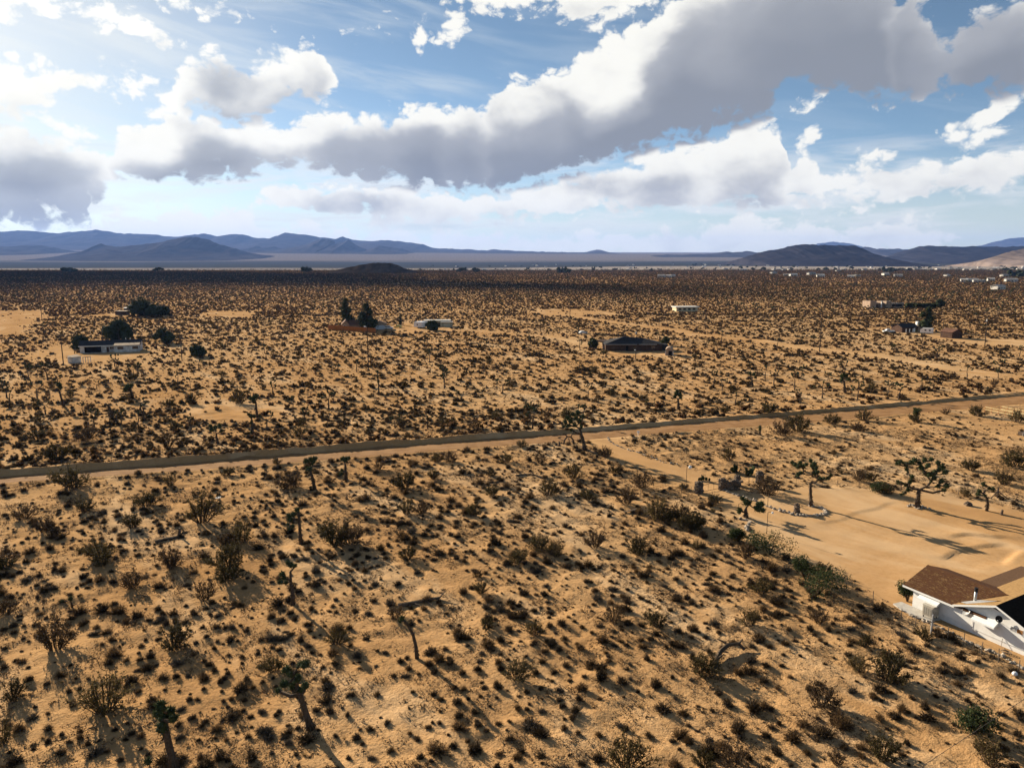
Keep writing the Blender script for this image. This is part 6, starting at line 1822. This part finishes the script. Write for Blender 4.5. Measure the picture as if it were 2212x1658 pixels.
# adobe house with a dark hedge
a, L, rz = frame((1879, 665), (1954, 664))
o = thing('adobe_house', 'blocky adobe house of several flat roofed cubes far right', 'house', (a[0], a[1], 0), rz)
for x0, x1, y0, h in ((0, .18, 0, 5.0), (.18, .30, 2.5, 3.6), (.31, .36, 0, 4.8), (.36, .46, 3, 3.4), (.46, .60, 0, 4.7), (.60, 1.0, 1.2, 3.3)):
    w = box_part('wall', (L * x0 + 0.03, y0, -0.2), (L * x1 - 0.03, y0 + 9, h), M['adobe'], o)
    box_part('parapet', (L * x0 + 0.02, y0 - 0.1, h + 0.01), (L * x1 - 0.02, y0 + 0.35, h + 0.35), M['pale_house'] if x0 > .3 else M['adobe'], w)
box_part('doorway', (L * .20, 2.45, 0), (L * .28, 2.495, 2.6), M['dark'], o); box_part('window', (L * .66, 1.15, 0.8), (L * .95, 1.195, 2.4), M['dark'], o)
box_part('post', (L * .305, -0.6, 0), (L * .32, -0.2, 4.6), M['trim'], o)
# dark roofed house and brown shed on the right
a, L, rz = frame((1948, 718), (1982, 717))
o = thing('dark_roofed_house', 'dark roofed house with a bare chimney behind the white travel trailer', 'house', (a[0], a[1], 0), rz)
w = gable_wall(o, 0, L, 0, 7, 2.5, 1.6, M['brown_wall']); gable(o, 0, L, 0, 7, 2.5, 1.6, M['roof_dark'])
box_part('door', (L * .75, -0.05, 0), (L * .83, -0.01, 2.0), M['trim'], w)
for i in range(3):
    box_part('pillar', (L * (.1 + .22 * i), -1.6, 0), (L * (.1 + .22 * i) + .3, -1.3, 2.0), M['trim'], o)
box_part('annex', (L + .1, 0, -0.1), (L + 3.6, 5, 3.4), M['tan_wall'], o); box_part('chimney', (L + .3, 1, 3.41), (L + 1.5, 2.2, 5.2), M['trim'], o)
a, L, rz = frame((2056, 731), (2080, 730))
o = thing('brown_gable_shed', 'brown windowless shed with gable roof near the right edge', 'shed', (a[0], a[1], 0), rz + 0.05)
gable_wall(o, 0, L, 0, 6, 2.9, 1.3, M['brown_wall'], 'y'); gable(o, 0, L, 0, 6, 2.9, 1.3, M['roof_brown'], 0.3, 'y')
p = gp(2043, 728)
b = MB(); b.tube([(0, -1.3, 0.75), (0, -1.2, 0.75), (0, 1.2, 0.75), (0, 1.3, 0.75)], [0.3, 0.62, 0.62, 0.3], 12); b.box((-.3, -.9, -.1), (.3, -.7, .3)); b.box((-.3, .7, -.1), (.3, .9, .3))
c = tag(b.build('gas_tank', M['metal_white'], None, False), 'white gas tank lying beside the brown gable shed', 'tank'); c.location = (p[0], p[1], 0)

# ------------------------------------------------------------------ dark trees by the houses
def tree(label, base, h, w, seed, shape='round', group='dark trees beside the houses'):
    x, y, z = gp3(*base)
    r = random.Random(seed)
    o = thing('dark_tree', label, 'tree', (x, y, z), 0, group)
    b = MB(); b.tube([(0, 0, -0.2), (0.1, 0, h * 0.3), (0, 0.1, h * 0.6)], [w * 0.05, w * 0.04, w * 0.02], 6)
    c_ = MB()
    n = 16
    for i in range(n):
        t = (i + 0.5) / n
        rad = w * 0.5 * ((1 - t) ** 0.6 * 0.9 + 0.1 if shape == 'cone' else math.sin(math.pi * min(0.98, 0.18 + 0.8 * t)) ** 0.7)
        a = r.uniform(0, 6.28)
        q = rad * r.uniform(0.3, 0.75)
        c = np.array([math.cos(a) * q, math.sin(a) * q, h * (0.12 + 0.78 * t)])
        R = max(rad * 0.6, w * 0.13)
        b.tube([(0, 0, c[2] * 0.6), c * 0.9], [w * 0.02, w * 0.008], 4)
        c_.blob(c, R * 0.62, 1, 0.3, 0, r)
        for _ in range(60):
            v = rvec(r); qq = c + v * R * r.uniform(0.5, 1.12)
            if qq[2] > 0.1:
                leaf(c_, qq, rvec(r), r.uniform(.3, .6) * w / 8, r.uniform(.25, .45) * w / 8, r)
    b.build('trunk', M['joshua_bark'], o); c_.build('crown', M['tree_leaf'], o)
tree('large spreading dark tree over the flat roofed house', (312, 682), 9.5, 21, 1)
tree('rounded dark tree behind the roof of the long ranch house', (258, 735), 9.5, 13, 2)
tree('dark tree right of the long ranch house', (355, 741), 6.5, 9, 3)
tree('low dark bushy tree at the right end of the ranch house lot', (425, 769), 4, 7, 4)
tree('dark shrubby tree left of the long ranch house', (175, 752), 5.5, 9, 5)
tree('tall twin pointed dark conifer behind the tan gable house', (751, 706), 17, 10, 6, 'cone')
tree('broad dark conifer in front of the tan gable house', (793, 714), 15, 12, 7, 'cone')
tree('slim dark cypress beside the garage of the tan house', (865, 702), 7, 3, 8, 'cone')
tree('leaning dark pine behind the white travel trailer', (1998, 716), 13, 11, 9, 'cone')
tree('dark bush tree at the end of the adobe house hedge', (2030, 664), 7, 8, 10)
tree('dark round tree left of the dark brown house', (1281, 752), 4.5, 5.5, 11)
tree('dark shrub tree behind the round topped pale shed', (1437, 746), 4, 5, 12)
tree('dark bushy tree in front of the cream mobile home', (935, 713), 5, 8, 13)
tree('low dark shrub tree by the flat roofed house on its right', (352, 680), 6, 10, 14)
a, L, rz = frame((1957, 665), (2022, 665))
o = thing('clipped_hedge', 'long dark hedge running right from the adobe house', 'hedge', (a[0], a[1], 0), rz)
b = MB(); r = random.Random(9)
for i in range(46):
    b.blob((L * i / 46, r.uniform(-.6, .6), 1.5), (L / 60, 1.3, 1.9), 1, 0.3, 0, r)
    for _ in range(14):
        v = rvec(r, -.2); leaf(b, np.array([L * i / 46, 0, 1.5]) + v * np.array([.9, 1.3, 2.0]), v, .7, .5, r)
b.build('foliage', M['tree_leaf'], o)

# ------------------------------------------------------------------ utility poles
def pole(label, base, top_y, arms=1, can=False, lamp_=False):
    p = gp(*base); dist = math.hypot(*p)
    h = (base[1] - top_y) * math.hypot(dist, CAM_H) / FPX
    o = thing('utility_pole', label, 'utility pole', (p[0], p[1], tz(*p)), random.uniform(-0.4, 0.6), 'wooden utility poles across the plain')
    b = MB(); b.tube([(0, 0, -0.5), (0.03, 0, h)], [0.19, 0.13], 8); b.build('pole', M['pole_wood'], o)
    for i in range(arms):
        box_part('crossarm', (-1.15, 0.13, h - 0.5 - 0.9 * i), (1.15, 0.25, h - 0.36 - 0.9 * i), M['pole_wood'], o)
    if can:
        b = MB(); b.tube([(-0.45, 0, h - 2.2), (-0.45, 0, h - 1.3)], [0.28, 0.28], 10); b.build('transformer', M['galv'], o)
    if lamp_:
        b = MB(); b.tube([(0, 0, h - 0.1), (-0.5, -0.3, h + 0.25)], [0.05, 0.05], 5); b.blob((-0.6, -0.35, h + 0.25), (0.38, 0.24, 0.2), 1, 0.0); b.build('lamp_head', M['bulb'], o)
for args in [('tallest wooden pole with a white lamp head in front of the orange fence', (796, 800), 708, 0, False, True),
             ('plain pole at the left end of the long ranch house lot', (137, 786), 731), ('pole at the right end of the ranch house lot', (393, 775), 731),
             ('pole beside the long straight wire fence on the far left', (91, 692), 640), ('pole left of the flat roofed house', (197, 687), 657),
             ('pole in the scrub left of the tan gable house', (560, 691), 643), ('pole in the scrub behind the dark brown house lane', (1231, 690), 650),
             ('pole rising behind the cream mobile home', (948, 690), 649), ('short pole in front of the dark brown house', (1373, 775), 757, 0, False, True),
             ('pole with a pale transformer behind the dark brown house', (1375, 748), 710, 2, True), ('pole at the bend of the sandy track', (1770, 760), 698),
             ('pole with a white cap standing right of the brown gable shed', (2127, 748), 694, 1, True), ('pole between the white travel trailer and the brown shed', (2035, 728), 693), ('thin pole in front of the adobe house', (1933, 667), 640)]:
    pole(*args)
# long wire fence of the far left lot and the ranch lot
wire_fence('straight wire fence running away beside the bare lot on the far left', zA(0, 520, 2.602, [(100, 772), (150, 740), (200, 706), (240, 680), (280, 655), (320, 632), (340, 620)]), 1.6, M['pole_wood'], 0.09)
wire_fence('wire fence along the near side of the long ranch house lot', zA(150, 780, 7.373, [(40, 790), (320, 785), (590, 770), (860, 755), (1190, 752), (1350, 740), (1670, 740), (2000, 735)]), 1.4, M['post_wood'], 0.06)

# ------------------------------------------------------------------ the far town
tm = []
for k in range(6):
    r = random.Random(400 + k); L, D, h = r.uniform(9, 20), r.uniform(7, 10), r.uniform(2.6, 3.6)
    b = MB(); b.box((-L / 2, -D / 2, -1), (L / 2, D / 2, h), 0)
    rs = r.uniform(0.8, 1.9)
    b.prism([(-L / 2 - .4, -D / 2 - .5, h + .02), (L / 2 + .4, -D / 2 - .5, h + .02), (L / 2 + .4, 0, h + rs), (-L / 2 - .4, 0, h + rs)], (0, 0, .25), 1)
    b.prism([(-L / 2 - .4, 0, h + rs), (L / 2 + .4, 0, h + rs), (L / 2 + .4, D / 2 + .5, h + .02), (-L / 2 - .4, D / 2 + .5, h + .02)], (0, 0, .25), 1)
    for i in range(3):
        x = -L / 2 + L * (i + .6) / 3.4
        b.box((x, -D / 2 - .06, 1), (x + 1.4, -D / 2 - .01, 2.2), 2)
    tm.append(b.mesh('town_house', [M['pale_house'], M['pale_roof'], M['dark']]))
ttm = []
for k in range(4):
    r = random.Random(440 + k); b = MB()
    for i in range(7):
        b.blob((r.gauss(0, 2.2), r.gauss(0, 2.2), r.uniform(1.5, 5.0)), r.uniform(1.6, 2.6), 1, 0.35, 0, r)
    b.tube([(0, 0, -1), (0, 0, 3)], [.3, .2], 5, 1)
    ttm.append(b.mesh('town_tree', [M['tree_leaf'], M['joshua_bark']]))
near_town = Z3([(700, 398), (745, 400), (918, 404), (1110, 408), (1150, 402), (1330, 396), (1412, 404), (1830, 436), (1880, 436), (1925, 438), (2000, 430), (2045, 484), (2128, 436), (1030, 370), (620, 385), (860, 392), (2085, 404), (1720, 402)]) + Z2([(2120, 408), (2165, 406), (1010, 358), (2190, 404)])
for px, py in near_town:
    p = gp(px, py); o = link('town_house', tm[random.randrange(6)])
    s = random.uniform(0.9, 1.25)
    o.location = (p[0], p[1], tz(*p)); o.rotation_euler = (0, 0, random.uniform(-0.5, 0.5)); o.scale = (s, s, s)
    tag(o, 'pale low house at the far right rim of the scrub plain', 'house', 'houses along the rim of the plain')
n = 0
while n < 130:
    px = 2240 - 1300 * random.random() ** 1.6; py = 566 + random.random() ** 1.4 * 14 + (4 if px > 1500 else 0)
    p = gp(px, py)
    if py < 563.5 or p[1] > 6500:
        continue
    o = link('town_house', tm[random.randrange(6)])
    o.location = (p[0], p[1], tz(*p)); o.rotation_euler = (0, 0, random.uniform(-1.5, 1.5)); s = random.uniform(0.9, 1.5); o.scale = (s, s, s)
    tag(o, 'tiny pale house of the town spread below the dark mountain', 'house', 'houses of the far town'); n += 1
n = 0
while n < 150:
    px = 2240 - 1500 * random.random() ** 1.3; py = 567 + random.random() ** 1.2 * 18
    p = gp(px, py)
    if p[1] > 6000 or not bool(free(p[0], p[1])):
        continue
    o = link('town_tree', ttm[random.randrange(4)])
    o.location = (p[0], p[1], tz(*p)); o.rotation_euler = (0, 0, random.uniform(0, 6.28)); s = random.uniform(0.7, 1.7); o.scale = (s, s, s * random.uniform(.8, 1.2))
    tag(o, 'small dark tree among the houses of the far town', 'tree', 'trees of the far town'); n += 1
for k, (px, py) in enumerate(Z1([(400, 372), (430, 370), (1945, 372), (1960, 370), (445, 375), (1000, 368)]) + Z2([(1490, 380), (1520, 382), (930, 376), (845, 372)]) + Z3([(120, 330), (330, 325), (360, 325), (880, 328), (1340, 372), (1370, 376), (2180, 400), (2205, 405), (2150, 402)])):
    p = gp(px, py); p = p if p[1] < 5000 else p * 5000 / p[1]
    o = link('town_tree', ttm[k % 4]); o.location = (p[0], p[1], tz(*p)); s = 1.9; o.scale = (s * 1.3, s, s)
    tag(o, 'dark clump of trees standing out at the rim of the plain', 'tree', 'tree clumps at the rim of the plain')

# ------------------------------------------------------------------ the cloud whose shade lies across the far scrub
ALT = 6000.0
sh = np.array([math.sin(SUN_AZ), math.cos(SUN_AZ)]) * ALT / math.tan(SUN_EL)
b = MB(); r = random.Random(15)
SH = [(-1800, 1700, 600), (-1250, 1700, 520), (-1300, 1250, 320), (-820, 1600, 380), (-760, 1270, 240), (-440, 1480, 260), (-380, 1190, 165), (-170, 1130, 150), (-20, 1010, 120), (110, 900, 95), (205, 840, 60), (-950, 1020, 200), (-760, 850, 150), (-600, 740, 90), (-540, 1820, 170), (-350, 2000, 150)]
for x, y, R in SH:
    b.blob((x, y, 0), (R, R, R * 0.14), 3, 0.10, 0, r)
    for _ in range(4):
        a = r.uniform(0, 6.28); q = R * r.uniform(.25, .4); b.blob((x + R * .8 * math.cos(a), y + R * .8 * math.sin(a), r.uniform(0, 15)), (q, q, q * 0.3), 2, 0.12, 0, r)
c = b.build('cloud', M['cloud'], None, True)
c.location = (sh[0], sh[1], ALT); c['kind'] = 'stuff'
